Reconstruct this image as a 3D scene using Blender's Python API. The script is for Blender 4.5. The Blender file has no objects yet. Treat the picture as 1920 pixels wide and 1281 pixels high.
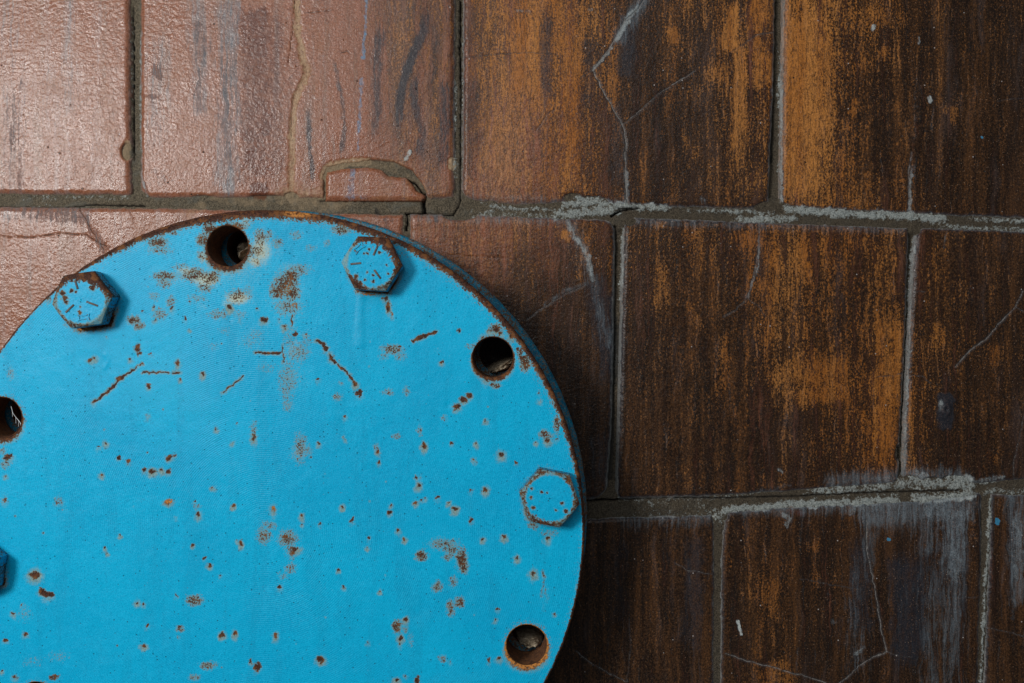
import bpy, math, random
import numpy as np
from mathutils import Vector

random.seed(7)
S = bpy.context.scene
COL = S.collection

# ------------------------------------------------------------------ camera
D_FACE = 0.640                 # camera to the front face of the cover plate (m)
GAP = 0.0645                    # face of the cover plate to the tiled wall
D_WALL = D_FACE + GAP
SF = 0.338e-3                  # metres per photograph pixel on the plate face
SW = SF * D_WALL / D_FACE      # the same on the wall
FOCAL = 36.0 * D_FACE / (1920 * SF)
cam = bpy.data.cameras.new("camera")
cam.lens = FOCAL; cam.sensor_width = 36.0
cam.clip_start = 0.01; cam.clip_end = 50
cam_o = bpy.data.objects.new("camera", cam)
cam_o.location = (0, -D_WALL, 0)
cam_o.rotation_euler = (math.radians(90), 0, 0)
COL.objects.link(cam_o)
S.camera = cam_o

# ------------------------------------------------------------------ light
world = bpy.data.worlds.new("World"); S.world = world
world.use_nodes = True
world.node_tree.nodes["Background"].inputs[0].default_value = (0.80, 0.90, 1.0, 1)
world.node_tree.nodes["Background"].inputs[1].default_value = 0.12

def area_lamp(name, loc, target, size, power, colour):
    l = bpy.data.lights.new(name, 'AREA'); l.shape = 'RECTANGLE'
    l.size, l.size_y = size; l.energy = power; l.color = colour
    o = bpy.data.objects.new(name, l); o.location = loc
    d = Vector(target) - Vector(loc)
    o.rotation_euler = d.to_track_quat('-Z', 'Y').to_euler()
    COL.objects.link(o); return o
area_lamp("window_light", (-1.15, -1.72, 0.44), (0, 0, 0), (0.44, 0.44), 34.0, (1.0, 0.97, 0.93))
area_lamp("front_fill_light", (-0.35, -2.1, 0.95), (0, 0, 0), (1.2, 1.2), 14.0, (0.93, 0.97, 1.0))  # added broad frontal fill that lifts the shadows, not a real opening

S.view_settings.view_transform = 'Standard'
S.view_settings.look = 'None'
S.view_settings.exposure = 0.0
S.view_settings.gamma = 1.0

# ------------------------------------------------------------------ numpy noise
def _hash(ix, iy, seed):
    h = (ix.astype(np.int64) * 374761393 + iy.astype(np.int64) * 668265263 + seed * 974634777) & 0xffffffff
    h = ((h ^ (h >> 13)) * 1274126177) & 0xffffffff
    h = h ^ (h >> 16)
    return (h & 0xffff) / 65535.0
def vnoise(x, y, seed=0):
    x = np.asarray(x, float); y = np.asarray(y, float)
    ix = np.floor(x); iy = np.floor(y)
    fx = x - ix; fy = y - iy
    fx = fx * fx * (3 - 2 * fx); fy = fy * fy * (3 - 2 * fy)
    a = _hash(ix, iy, seed); b = _hash(ix + 1, iy, seed)
    c = _hash(ix, iy + 1, seed); d = _hash(ix + 1, iy + 1, seed)
    return (a * (1 - fx) + b * fx) * (1 - fy) + (c * (1 - fx) + d * fx) * fy
def fbm(x, y, seed=0, octv=4, rough=0.5):
    t = 0; amp = 1; s = 0; f = 1
    for k in range(octv):
        t = t + amp * vnoise(x * f, y * f, seed + k * 17); s += amp; amp *= rough; f *= 2.03
    return t / s
def sstep(a, b, x):
    t = np.clip((x - a) / (b - a), 0, 1); return t * t * (3 - 2 * t)
def seg_dist(x, y, pts):
    """distance to a polyline and the position 0..1 along it"""
    best = np.full(x.shape, 1e9); par = np.zeros(x.shape)
    n = len(pts) - 1
    for k in range(n):
        ax, ay = pts[k][:2]; bx, by = pts[k + 1][:2]
        dx, dy = bx - ax, by - ay
        t = np.clip(((x - ax) * dx + (y - ay) * dy) / (dx * dx + dy * dy + 1e-9), 0, 1)
        d = np.hypot(x - ax - t * dx, y - ay - t * dy)
        m = d < best
        best = np.where(m, d, best); par = np.where(m, (k + t) / n, par)
    return best, par
def poly_sd(x, y, poly):
    """signed distance to a closed polygon, positive inside"""
    p = list(poly) + [poly[0]]
    d, _ = seg_dist(x, y, p)
    inside = np.zeros(x.shape, bool)
    for k in range(len(poly)):
        ax, ay = p[k]; bx, by = p[k + 1]
        c = ((ay > y) != (by > y)) & (x < (bx - ax) * (y - ay) / (by - ay + 1e-12) + ax)
        inside ^= c
    return np.where(inside, d, -d)

# ------------------------------------------------------------------ mesh helpers
def make_mesh(name, verts, quads, attrs=None, smooth=True):
    me = bpy.data.meshes.new(name)
    verts = np.asarray(verts, np.float32); quads = np.asarray(quads, np.int32)
    nv, nf, k = len(verts), len(quads), quads.shape[1]
    me.vertices.add(nv); me.vertices.foreach_set("co", verts.ravel())
    me.loops.add(nf * k); me.loops.foreach_set("vertex_index", quads.ravel())
    me.polygons.add(nf)
    me.polygons.foreach_set("loop_start", np.arange(0, nf * k, k, dtype=np.int32))
    me.polygons.foreach_set("use_smooth", np.full(nf, smooth))
    me.update(calc_edges=True)
    if attrs:
        for an, v in attrs.items():
            a = me.attributes.new(an, 'FLOAT', 'POINT')
            a.data.foreach_set("value", np.broadcast_to(np.asarray(v, np.float32), (nv,)).astype(np.float32).ravel())
    return me
def link(name, me, mat, parent=None, label=None, kind=None, world_mesh=True):
    o = bpy.data.objects.new(name, me)
    if mat and not me.materials: me.materials.append(mat)
    COL.objects.link(o)
    if parent is not None:
        o.parent = parent
    if label: o['label'] = label
    if kind: o['kind'] = kind
    return o
def thing(name, label, cat, loc, group=None):
    o = bpy.data.objects.new(name, None); o.location = loc
    o.empty_display_size = 0.02
    COL.objects.link(o); o['label'] = label; o['category'] = cat
    if group: o['group'] = group
    return o
def compact(verts, quads, arrs):
    used = np.zeros(len(verts), bool); used[quads.ravel()] = True
    idx = np.cumsum(used) - 1
    return verts[used], idx[quads], {k: v[used] for k, v in arrs.items()}, used
def grid_quads(nx, ny):
    i = np.arange(nx - 1); j = np.arange(ny - 1)
    I, J = np.meshgrid(i, j)
    a = (J * nx + I).ravel()
    return np.stack([a, a + nx, a + nx + 1, a + 1], 1)

# ------------------------------------------------------------------ node helper
class G:
    def __init__(s, name):
        s.m = bpy.data.materials.new(name); s.m.use_nodes = True
        s.t = s.m.node_tree; s.t.nodes.clear()
        s.out = s.t.nodes.new('ShaderNodeOutputMaterial')
        s.b = s.t.nodes.new('ShaderNodeBsdfPrincipled')
        s.t.links.new(s.b.outputs[0], s.out.inputs[0])
    def set(s, sock, v):
        if isinstance(v, bpy.types.NodeSocket): s.t.links.new(v, sock)
        elif isinstance(v, (tuple, list)) and len(v) == 3 and sock.type == 'RGBA': sock.default_value = (*v, 1)
        else: sock.default_value = v
    def f(s, op, a, b=0.0, c=None, clamp=False):
        n = s.t.nodes.new('ShaderNodeMath'); n.operation = op; n.use_clamp = clamp
        s.set(n.inputs[0], a); s.set(n.inputs[1], b)
        if c is not None: s.set(n.inputs[2], c)
        return n.outputs[0]
    def add(s, a, b): return s.f('ADD', a, b)
    def sub(s, a, b): return s.f('SUBTRACT', a, b)
    def mul(s, a, b, clamp=False): return s.f('MULTIPLY', a, b, clamp=clamp)
    def mx(s, a, b): return s.f('MAXIMUM', a, b)
    def ss(s, x, a, b, o0=0.0, o1=1.0):
        n = s.t.nodes.new('ShaderNodeMapRange'); n.interpolation_type = 'SMOOTHSTEP'
        s.set(n.inputs[0], x); s.set(n.inputs[1], a); s.set(n.inputs[2], b)
        s.set(n.inputs[3], o0); s.set(n.inputs[4], o1)
        return n.outputs[0]
    def mix(s, fac, a, b, mode='MIX'):
        n = s.t.nodes.new('ShaderNodeMix'); n.data_type = 'RGBA'; n.blend_type = mode
        s.set(n.inputs[0], fac); s.set(n.inputs[6], a); s.set(n.inputs[7], b)
        return n.outputs[2]
    def mixf(s, fac, a, b):
        n = s.t.nodes.new('ShaderNodeMix'); n.data_type = 'FLOAT'
        s.set(n.inputs[0], fac); s.set(n.inputs[2], a); s.set(n.inputs[3], b)
        return n.outputs[0]
    def attr(s, name):
        n = s.t.nodes.new('ShaderNodeAttribute'); n.attribute_name = name
        return n.outputs['Fac']
    def vscale(s, v, k):
        n = s.t.nodes.new('ShaderNodeVectorMath'); n.operation = 'MULTIPLY'
        s.set(n.inputs[0], v); n.inputs[1].default_value = k if isinstance(k, tuple) else (k, k, k)
        return n.outputs[0]
    def vadd(s, v, k):
        n = s.t.nodes.new('ShaderNodeVectorMath'); n.operation = 'ADD'
        s.set(n.inputs[0], v); s.set(n.inputs[1], k)
        return n.outputs[0]
    def noise(s, v, scale, detail=3, rough=0.5, dist=0.0, out=0):
        n = s.t.nodes.new('ShaderNodeTexNoise')
        s.set(n.inputs['Vector'], v); n.inputs['Scale'].default_value = scale
        n.inputs['Detail'].default_value = detail; n.inputs['Roughness'].default_value = rough
        n.inputs['Distortion'].default_value = dist
        return n.outputs[out]
    def voro(s, v, scale, feature='F1', rand=1.0):
        n = s.t.nodes.new('ShaderNodeTexVoronoi'); n.feature = feature
        s.set(n.inputs['Vector'], v); n.inputs['Scale'].default_value = scale
        n.inputs['Randomness'].default_value = rand
        return n.outputs['Distance'], n.outputs['Color'] if feature == 'F1' else None
    def pos(s, scale):
        n = s.t.nodes.new('ShaderNodeNewGeometry')
        return s.vscale(n.outputs['Position'], 1.0 / scale)
    def obj(s, scale):
        n = s.t.nodes.new('ShaderNodeTexCoord')
        return s.vscale(n.outputs['Object'], 1.0 / scale)
    def sep(s, v):
        n = s.t.nodes.new('ShaderNodeSeparateXYZ'); s.set(n.inputs[0], v); return n.outputs
    def bump(s, h, dist, strength=1.0, prev=None):
        n = s.t.nodes.new('ShaderNodeBump'); n.inputs['Distance'].default_value = dist
        s.set(n.inputs['Strength'], strength); s.set(n.inputs['Height'], h)
        if prev is not None: s.t.links.new(prev, n.inputs['Normal'])
        return n.outputs[0]
    def finish(s, col, rough, normal=None, spec=0.5, metal=0.0, coat=None, coatr=0.1):
        s.set(s.b.inputs['Base Color'], col); s.set(s.b.inputs['Roughness'], rough)
        s.set(s.b.inputs['Specular IOR Level'], spec); s.set(s.b.inputs['Metallic'], metal)
        if normal is not None: s.t.links.new(normal, s.b.inputs['Normal'])
        if coat is not None:
            s.set(s.b.inputs['Coat Weight'], coat); s.set(s.b.inputs['Coat Roughness'], coatr)
            if normal is not None: s.t.links.new(normal, s.b.inputs['Coat Normal'])
        return s.m

# ------------------------------------------------------------------ materials
def tile_material():
    g = G("glazed_tile"); p = g.pos(SW)                       # photo-pixel sized units on the wall
    soot, ochre = g.attr('soot'), g.attr('ochre')
    warp = g.noise(p, 0.02, 3, 0.55, out=1)
    oi = g.t.nodes.new('ShaderNodeObjectInfo').outputs['Random']
    cmb = g.t.nodes.new('ShaderNodeCombineXYZ'); g.set(cmb.inputs[0], g.mul(oi, 3000.0)); g.set(cmb.inputs[1], g.mul(oi, 170.0))
    pw = g.vadd(g.vadd(p, cmb.outputs[0]), g.vscale(warp, (16, 0, 60)))
    streak = g.noise(g.vscale(pw, (0.050, 0.05, 0.0030)), 1.0, 6, 0.68, 0.15)
    streak2 = g.noise(g.vscale(pw, (0.20, 0.1, 0.013)), 1.0, 5, 0.72, 0.5)
    streak3 = g.noise(g.vadd(g.vscale(pw, (0.022, 0.05, 0.0016)), (31, 7, 2)), 1.0, 4, 0.6)
    grain = g.noise(g.vscale(p, (0.30, 0.3, 0.24)), 1.0, 4, 0.78)
    fine = g.noise(p, 0.55, 2, 0.7)
    blot = g.noise(p, 0.018, 5, 0.62, 0.6)
    # clay-pink glaze
    pink = g.mix(g.ss(grain, .35, .68), (.180, .060, .027), (.295, .122, .073))
    pink = g.mix(g.mul(g.ss(g.add(streak, g.mul(g.sub(grain, .5), .5)), .50, .72), .6), pink, (.30, .205, .185))
    pink = g.mix(g.mul(g.ss(streak3, .52, .66), .35), pink, (.190, .125, .095))
    pink = g.mix(g.mul(g.ss(g.add(blot, g.mul(g.sub(streak2, .5), .5)), .50, .68), .6), pink, (.22, .080, .034))
    # dark, sooty glaze
    dk = g.mix(g.ss(g.add(g.mul(streak, .55), g.mul(grain, .5)), .44, .66), (.0045, .0037, .0033), (.078, .034, .013))
    dk = g.mix(g.mul(g.ss(g.add(streak3, g.mul(g.sub(grain, .5), .3)), .50, .70), .32), dk, (.045, .024, .015))
    sm = g.add(soot, g.add(g.mul(g.sub(streak, .5), 1.5), g.add(g.mul(g.sub(grain, .5), .85), g.mul(g.sub(streak2, .5), .7))))
    col = g.mix(g.ss(sm, .22, .86), pink, dk)
    # ochre wash that clings in streaks and specks
    terms = [(ochre, .95), (streak, .95), (streak2, 1.6), (grain, 2.1), (blot, .60)]
    om = g.sub(g.mul(g.attr('wash'), .36), g.mul(g.attr('inky'), .35))
    for tv, tw in terms: om = g.add(om, g.mul(g.sub(tv, .5), tw))
    ocol = g.mix(g.ss(streak3, .35, .65), (.35, .117, .016), (.50, .205, .047))
    ocol = g.mix(g.ss(soot, .7, .35), ocol, (.36, .165, .080))
    ocol = g.mix(g.ss(fine, .3, .7), g.mix(.45, ocol, (.09, .035, .012)), ocol)
    gr2 = g.noise(g.vadd(g.vscale(p, (.30, .3, .085)), (5, 2, 8)), 1.0, 4, .7)
    ocol = g.mix(g.mul(g.ss(gr2, .50, .64), .62), ocol, (.045, .020, .010))
    col = g.mix(g.mul(g.ss(om, -.02, .34), g.ss(ochre, 0.0, .8, .4, 1.0)), col, ocol)
    # fine dark runs between the ochre ones
    cr = g.f('ABSOLUTE', g.sub(g.noise(g.vscale(pw, (.085, .1, .010)), 1.0, 4, .62, .3), .5))
    cr2 = g.f('ABSOLUTE', g.sub(g.noise(g.vadd(g.vscale(pw, (.16, .1, .022)), (7, 3, 1)), 1.0, 3, .6, .3), .5))
    runs = g.mx(g.ss(g.add(cr, g.mul(g.sub(fine, .5), .05)), .026, .004), g.mul(g.ss(cr2, .03, .006), .6))
    col = g.mix(g.mul(runs, g.ss(soot, .15, .6, .0, .62)), col, (.012, .009, .008))
    # lilac film
    lil = g.mul(g.ss(g.noise(g.vadd(g.vscale(pw, (.03, .03, .004)), (9, 3, 5)), 1.0, 5, .7), .55, .75), .17)
    col = g.mix(g.mul(lil, g.ss(soot, .15, .7, .3, 1.0)), col, (.19, .135, .125))
    # stains with a shape of their own
    nz = g.noise(p, .11, 4, .7)
    nzs = g.mul(g.sub(nz, .5), .9)
    pdk = g.add(g.attr('inky'), g.mul(g.sub(streak, .5), .8))
    col = g.mix(g.mul(g.ss(g.add(pdk, g.add(g.mul(nzs, .6), g.mul(g.sub(streak2, .5), 1.2))), .2, 1.0), .8), col, (.016, .020, .028))
    col = g.mix(g.mul(g.ss(g.add(g.attr('red'), nzs), .2, .8), .85), col, (.085, .022, .011))
    col = g.mix(g.mul(g.ss(g.add(g.attr('tan'), g.mul(nzs, 1.2)), .25, .95), .85), col, g.mix(g.ss(g.add(g.mul(grain, .6), g.mul(streak2, .4)), .38, .62), (.25, .15, .085), (.43, .31, .19)))
    pal = g.add(g.attr('pale'), g.add(g.mul(nzs, 1.0), g.add(g.mul(g.sub(streak2, .5), 1.5), g.mul(g.sub(fine, .5), .8))))
    palc = g.mix(g.ss(g.add(g.attr('pale'), g.mul(g.sub(fine, .5), .6)), .4, 1.1), (.085, .108, .130), (.42, .46, .45))
    col = g.mix(g.mul(g.mul(g.ss(pal, .25, 1.15), g.ss(g.attr('pale'), .04, .2)), .85), col, palc)
    col = g.mix(g.mul(g.ss(g.add(g.attr('blue'), g.mul(nzs, 1.2)), .25, .95), .7), col, (.03, .24, .42))
    # bluish lime line along the tile edges
    e = g.attr('edge')
    em = g.mul(g.ss(g.add(e, g.mul(g.sub(nz, .5), 9)), 7.5, 0.5), g.ss(streak2, .25, .55, .5, 1.0))
    col = g.mix(g.mul(em, g.ss(soot, .3, .7, .35, .62)), col, g.mix(g.ss(g.add(e, g.mul(g.sub(nz, .5), 5)), .5, 3.2), (.24, .25, .245), g.mix(g.ss(soot, .3, .7), (.19, .145, .12), (.045, .052, .066))))
    # cracks (distance in pixels)
    cl = g.add(g.attr('crack_light'), g.mul(g.sub(nz, .5), .9))
    halo = g.ss(cl, 5.5, 1.0)
    col = g.mix(g.mul(halo, .40), col, (.045, .043, .046))
    col = g.mix(g.mul(g.ss(cl, 1.4, .1), g.ss(grain, .3, .6, .35, .9)), col, (.22, .215, .205))
    col = g.mix(g.mul(g.ss(g.add(g.attr('haze'), g.add(g.mul(nzs, .25), g.mul(g.sub(streak2, .5), 1.8))), .10, 1.0), .85), col, g.mix(g.ss(fine, .3, .7), (.085, .105, .125), (.150, .180, .20)))
    col = g.mix(g.mul(g.ss(g.attr('crack_light'), .45, .1), .6), col, (.02, .016, .013))
    cd = g.attr('crack_dark')
    col = g.mix(g.mul(g.ss(cd, 1.3, .1), .85), col, (.035, .022, .015))
    gs = g.add(g.mul(g.noise(p, .75, 2, .8), .6), g.mul(g.noise(p, .32, 2, .6), .4))
    col = g.mix(g.ss(gs, .38, .50, .55, 0.0), col, (.006, .004, .003))
    col = g.mix(g.ss(gs, .54, .66, 0.0, .16), col, (.42, .24, .13))
    # pits and paint flecks
    vd, vc = g.voro(p, .045)
    pick = g.sep(vc)[0]
    col = g.mix(g.mul(g.ss(vd, .085, .055), g.ss(pick, .72, .74)), col, (.012, .010, .009))
    vd2, vc2 = g.voro(g.vadd(p, (333, 0, 77)), .055)
    s2 = g.sep(vc2)
    col = g.mix(g.mul(g.mul(g.ss(vd2, .085, .04), g.ss(s2[0], .80, .82)), .75), col, (.42, .38, .36))
    vd3, vc3 = g.voro(g.vadd(p, (133, 0, 577)), .16)
    col = g.mix(g.mul(g.mul(g.ss(vd3, .16, .06), g.ss(g.sep(vc3)[1], .86, .88)), .5), col, (.34, .22, .15))
    # glaze relief
    peel = g.noise(g.vscale(p, (1, 1, 1.25)), .15, 2, .5)
    peel2 = g.noise(g.vscale(p, (1, 1, .75)), .33, 2, .6)
    h = g.add(g.mul(peel, 1.0), g.add(g.mul(peel2, .42), g.mul(om, -.15)))
    h = g.sub(h, g.mul(g.ss(vd, .12, .04), g.mul(g.ss(pick, .72, .74), .8)))
    h = g.sub(h, g.mul(g.mx(g.ss(cl, 1.8, .2), g.ss(cd, 1.4, .1)), .9))
    h = g.add(h, g.mul(g.mul(g.ss(pal, .3, .7), grain), 1.0))
    nrm = g.bump(h, .00030, 1.0)
    rough = g.mixf(g.ss(soot, .1, .8), .20, .31)
    rough = g.add(rough, g.mul(g.ss(pal, .25, .6), .35))
    rough = g.add(rough, g.mul(g.ss(om, 0, .3), .10))
    rough = g.add(rough, g.mul(g.ss(g.attr('tan'), .2, .7), .35))
    rough = g.add(rough, g.add(g.mul(g.sub(streak2, .5), .25), g.mul(g.sub(blot, .5), .45)))
    return g.finish(col, rough, nrm, spec=g.mixf(g.ss(soot, .25, .85), .23, .13))

def mortar_material():
    g = G("mortar"); p = g.pos(SW)
    grain = g.noise(p, .42, 4, .72)
    big = g.noise(p, .03, 4, .6, .5)
    mid = g.noise(p, .10, 4, .68)
    col = g.mix(g.ss(grain, .34, .66), (.042, .033, .021), (.19, .155, .105))
    col = g.mix(g.mul(g.ss(g.noise(p, .9, 2, .7), .55, .7), .5), col, (.33, .29, .22))
    col = g.mix(g.mul(g.ss(big, .48, .66), .5), col, (.135, .135, .115))
    col = g.mix(g.ss(g.attr('soot'), .2, .95, 0, .80), col, g.mix(g.ss(grain, .34, .66), (.020, .015, .010), (.085, .066, .044)))
    col = g.mix(g.mul(g.ss(g.add(g.attr('tan'), g.mul(g.sub(mid, .5), .9)), .25, .8), .85), col,
                g.mix(grain, (.20, .135, .075), (.40, .31, .20)))
    pal = g.mul(g.add(g.attr('pale'), g.add(g.mul(g.sub(mid, .5), 1.9), g.mul(g.sub(grain, .5), .8))), g.ss(g.attr('pale'), .04, .2))
    col = g.mix(g.mul(g.ss(g.add(pal, g.mul(g.sub(g.noise(p, .2, 4, .75), .5), 2.2)), .35, 1.0), .9), col, g.mix(g.ss(grain, .3, .7), (.15, .175, .175), (.46, .49, .46)))
    dk = g.add(g.attr('inky'), g.mul(g.sub(mid, .5), .8))
    col = g.mix(g.mul(g.ss(dk, .25, .7), .8), col, (.022, .022, .020))
    col = g.mix(g.mul(g.ss(g.add(g.attr('red'), g.mul(g.sub(mid, .5), .9)), .3, .8), .8), col, (.15, .055, .025))
    col = g.mix(g.mul(g.ss(g.add(g.attr('blue'), g.mul(g.sub(mid, .5), .9)), .35, .75), .7), col, (.05, .22, .30))
    cl = g.add(g.attr('crack_light'), g.mul(g.sub(mid, .5), 1.6))
    col = g.mix(g.mul(g.ss(cl, 2.2, .4), .75), col, (.30, .33, .31))
    cd = g.attr('crack_dark')
    col = g.mix(g.mul(g.ss(cd, 1.8, .4), .9), col, (.015, .012, .009))
    h = g.add(g.mul(grain, .9), g.add(g.mul(mid, 1.2), g.mul(g.noise(p, 1.1, 2, .6), .35)))
    return g.finish(col, .85, g.bump(h, .0015, 1.0), spec=.25)

PAINT = (.0002, .365, .605)
def paint_material(name, grooves, base=PAINT, wear=0.0):
    g = G(name)
    p = g.obj(SF)                                             # object space: plate centre / bolt centre
    X, Y, Z = g.sep(p)
    rust, speck, halo, prim, drop = g.attr('rust'), g.attr('speck'), g.attr('halo'), g.attr('primer'), g.attr('drip')
    n1 = g.noise(p, .22, 4, .65)
    n2 = g.noise(p, .36, 3, .65)
    n3 = g.noise(p, .07, 4, .6)
    big = g.noise(p, .006, 3, .5)
    col = g.mix(g.ss(big, .35, .65), base, tuple(b * k for b, k in zip(base, (1.0, .90, .93))))
    col = g.mix(g.mul(g.ss(n3, .5, .75), .3), col, (.002, .40, .66))
    col = g.mix(g.mul(g.ss(n1, .52, .72), .35), col, (.0, .27, .50))
    col = g.mix(g.mul(g.ss(n2, .55, .75), .3), col, (.0, .43, .71))
    runs = g.noise(g.vscale(p, (.035, .035, .005)), 1.0, 4, .65)
    col = g.mix(g.mul(g.ss(runs, .50, .66), .22), col, (.004, .22, .38))
    col = g.mix(g.mul(g.ss(g.noise(p, .012, 4, .7), .54, .68), .18), col, (.02, .40, .62))
    # tiny nicks in the paint
    vd, vc = g.voro(p, .125)
    pk = g.sep(vc)
    nick = g.mul(g.ss(vd, .22, .10), g.ss(pk[0], .74, .78))
    col = g.mix(g.mul(nick, .8), col, (.003, .075, .13))
    lite = g.mul(g.ss(vd, .22, .1), g.ss(pk[1], .84, .88))
    col = g.mix(g.mul(lite, .35), col, (.16, .48, .66))
    gs = g.noise(p, .46, 3, .8)
    col = g.mix(g.ss(gs, .34, .49, .50, 0.0), col, (.0, .14, .28))
    col = g.mix(g.ss(gs, .53, .66, 0.0, .50), col, (.015, .47, .74))
    # random small rust dots with a pale ring
    rd, rc = g.voro(g.vadd(p, (50, 20, 90)), .036)
    rp = g.sep(rc)
    rdn = g.add(rd, g.mul(g.sub(n1, .5), .14))
    dsz = g.mul(rp[2], .035)
    rdn = g.add(rdn, dsz)
    dotm = g.mul(g.ss(rdn, .070, .045), g.ss(rp[0], .80, .82))
    doth = g.mul(g.ss(rdn, .14, .05), g.ss(rp[0], .80, .82))
    # pale, greenish primer and old stain
    hz = g.add(halo, g.mul(g.sub(n1, .5), .75))
    hm = g.mx(g.ss(hz, .16, .80), g.mul(doth, .75))
    col = g.mix(g.mul(hm, .72), col, g.mix(g.ss(n2, .35, .65), (.14, .175, .12), (.29, .31, .215)))
    col = g.mix(g.mul(g.ss(g.add(prim, g.mul(g.sub(n1, .5), .8)), .22, 1.05), .9), col, (.40, .44, .34))
    # rust proper
    sp = g.add(speck, g.mul(g.sub(n2, .5), 2.6))
    spm = g.mul(g.ss(g.add(sp, g.mul(g.sub(n1, .5), .9)), .74, .95), g.ss(speck, .08, .25))
    ring = g.mul(g.ss(g.add(sp, g.mul(g.sub(n1, .5), .9)), .42, .80), g.ss(speck, .08, .25))
    col = g.mix(g.mul(ring, .65), col, (.24, .20, .125))
    rz = g.add(rust, g.add(g.mul(g.sub(n1, .5), 1.05), g.mul(g.sub(n2, .5), .6)))
    rm0 = g.ss(rz, .36, .50)
    col = g.mix(g.mul(rm0, .75), col, (.19, .15, .085))
    rm = g.mx(g.mx(g.ss(rz, .45, .60), spm), dotm)
    rcol = g.mix(g.ss(n2, .35, .66), (.018, .008, .006), (.078, .031, .018))
    rcol = g.mix(g.mul(g.ss(g.add(n3, g.mul(g.sub(n1, .5), .5)), .49, .66), .65), rcol, (.20, .080, .025))
    rcol = g.mix(g.mul(g.ss(g.attr('orange'), .2, .8), g.ss(n1, .35, .6)), rcol, (.46, .19, .045))
    rcol = g.mix(g.mul(g.ss(g.attr('bare'), .3, .8), g.ss(n2, .3, .6)), rcol, (.085, .075, .070))
    col = g.mix(rm, col, rcol)
    # relief: turned grooves, paint grain, pitted rust
    h = g.add(g.mul(n1, .45), g.mul(n2, .55))
    if grooves:
        r = g.f('SQRT', g.add(g.mul(X, X), g.mul(Z, Z)))
        rr = g.add(r, g.mul(g.sub(g.noise(p, .01, 2, .5), .5), 5.0))
        wv = g.f('SINE', g.mul(rr, 2 * math.pi / 3.7))
        amp = g.mul(g.ss(g.noise(p, .012, 3, .6), .33, .62, .35, 1.0), g.ss(drop, .1, .5, 1.0, 0.0))
        h = g.add(h, g.mul(g.mul(wv, .15), amp))
    h = g.sub(h, g.mul(nick, .8))
    h = g.sub(h, g.mul(rm, g.add(.55, g.mul(n2, .9))))
    nrm = g.bump(h, .00020, 1.0)
    nrm = g.bump(g.noise(p, .035, 3, .5), .0007, .6, nrm)
    rough = g.mixf(rm, g.add(.38, g.mul(g.ss(hz, .2, .8), .3)), .72)
    rough = g.add(rough, g.mul(g.sub(n3, .5), .15))
    return g.finish(col, rough, nrm, spec=.14)

def rust_material(name, c0, c1, c2):
    g = G(name); p = g.pos(SF)
    n1 = g.noise(p, .10, 5, .65); n2 = g.noise(p, .5, 3, .7)
    col = g.mix(g.ss(n1, .35, .65), c0, c1)
    col = g.mix(g.mul(g.ss(n2, .5, .72), .8), col, c2)
    return g.finish(col, .7, g.bump(g.add(n1, g.mul(n2, .6)), .0006, 1.0), spec=.35)

M_TILE = tile_material()
M_MORTAR = mortar_material()
M_PLATE = paint_material("chipped_blue_paint_turned", True)
M_BOLT = paint_material("chipped_blue_paint", False)
M_REAR = paint_material("shaded_blue_paint", False, (.002, .075, .13))  # the blue darkened so the rear flange's shade sits in its colour
M_BORE = rust_material("rusty_bore", (.055, .026, .015), (.15, .065, .028), (.36, .14, .04))
M_MARK = rust_material("worn_steel_mark", (.045, .030, .022), (.14, .11, .085), (.03, .25, .42))
M_GASKET = rust_material("old_gasket", (.010, .009, .009), (.025, .020, .018), (.04, .02, .012))
M_PACK = rust_material("fibrous_packing", (.16, .12, .075), (.42, .35, .25), (.55, .48, .37))
M_WEB = G("cobweb_thread").finish((.55, .60, .62), .6)

# ================================================================== THE WALL
def wx(px): return (px - 960.0) * SW
def wz(py): return (640.5 - py) * SW

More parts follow.
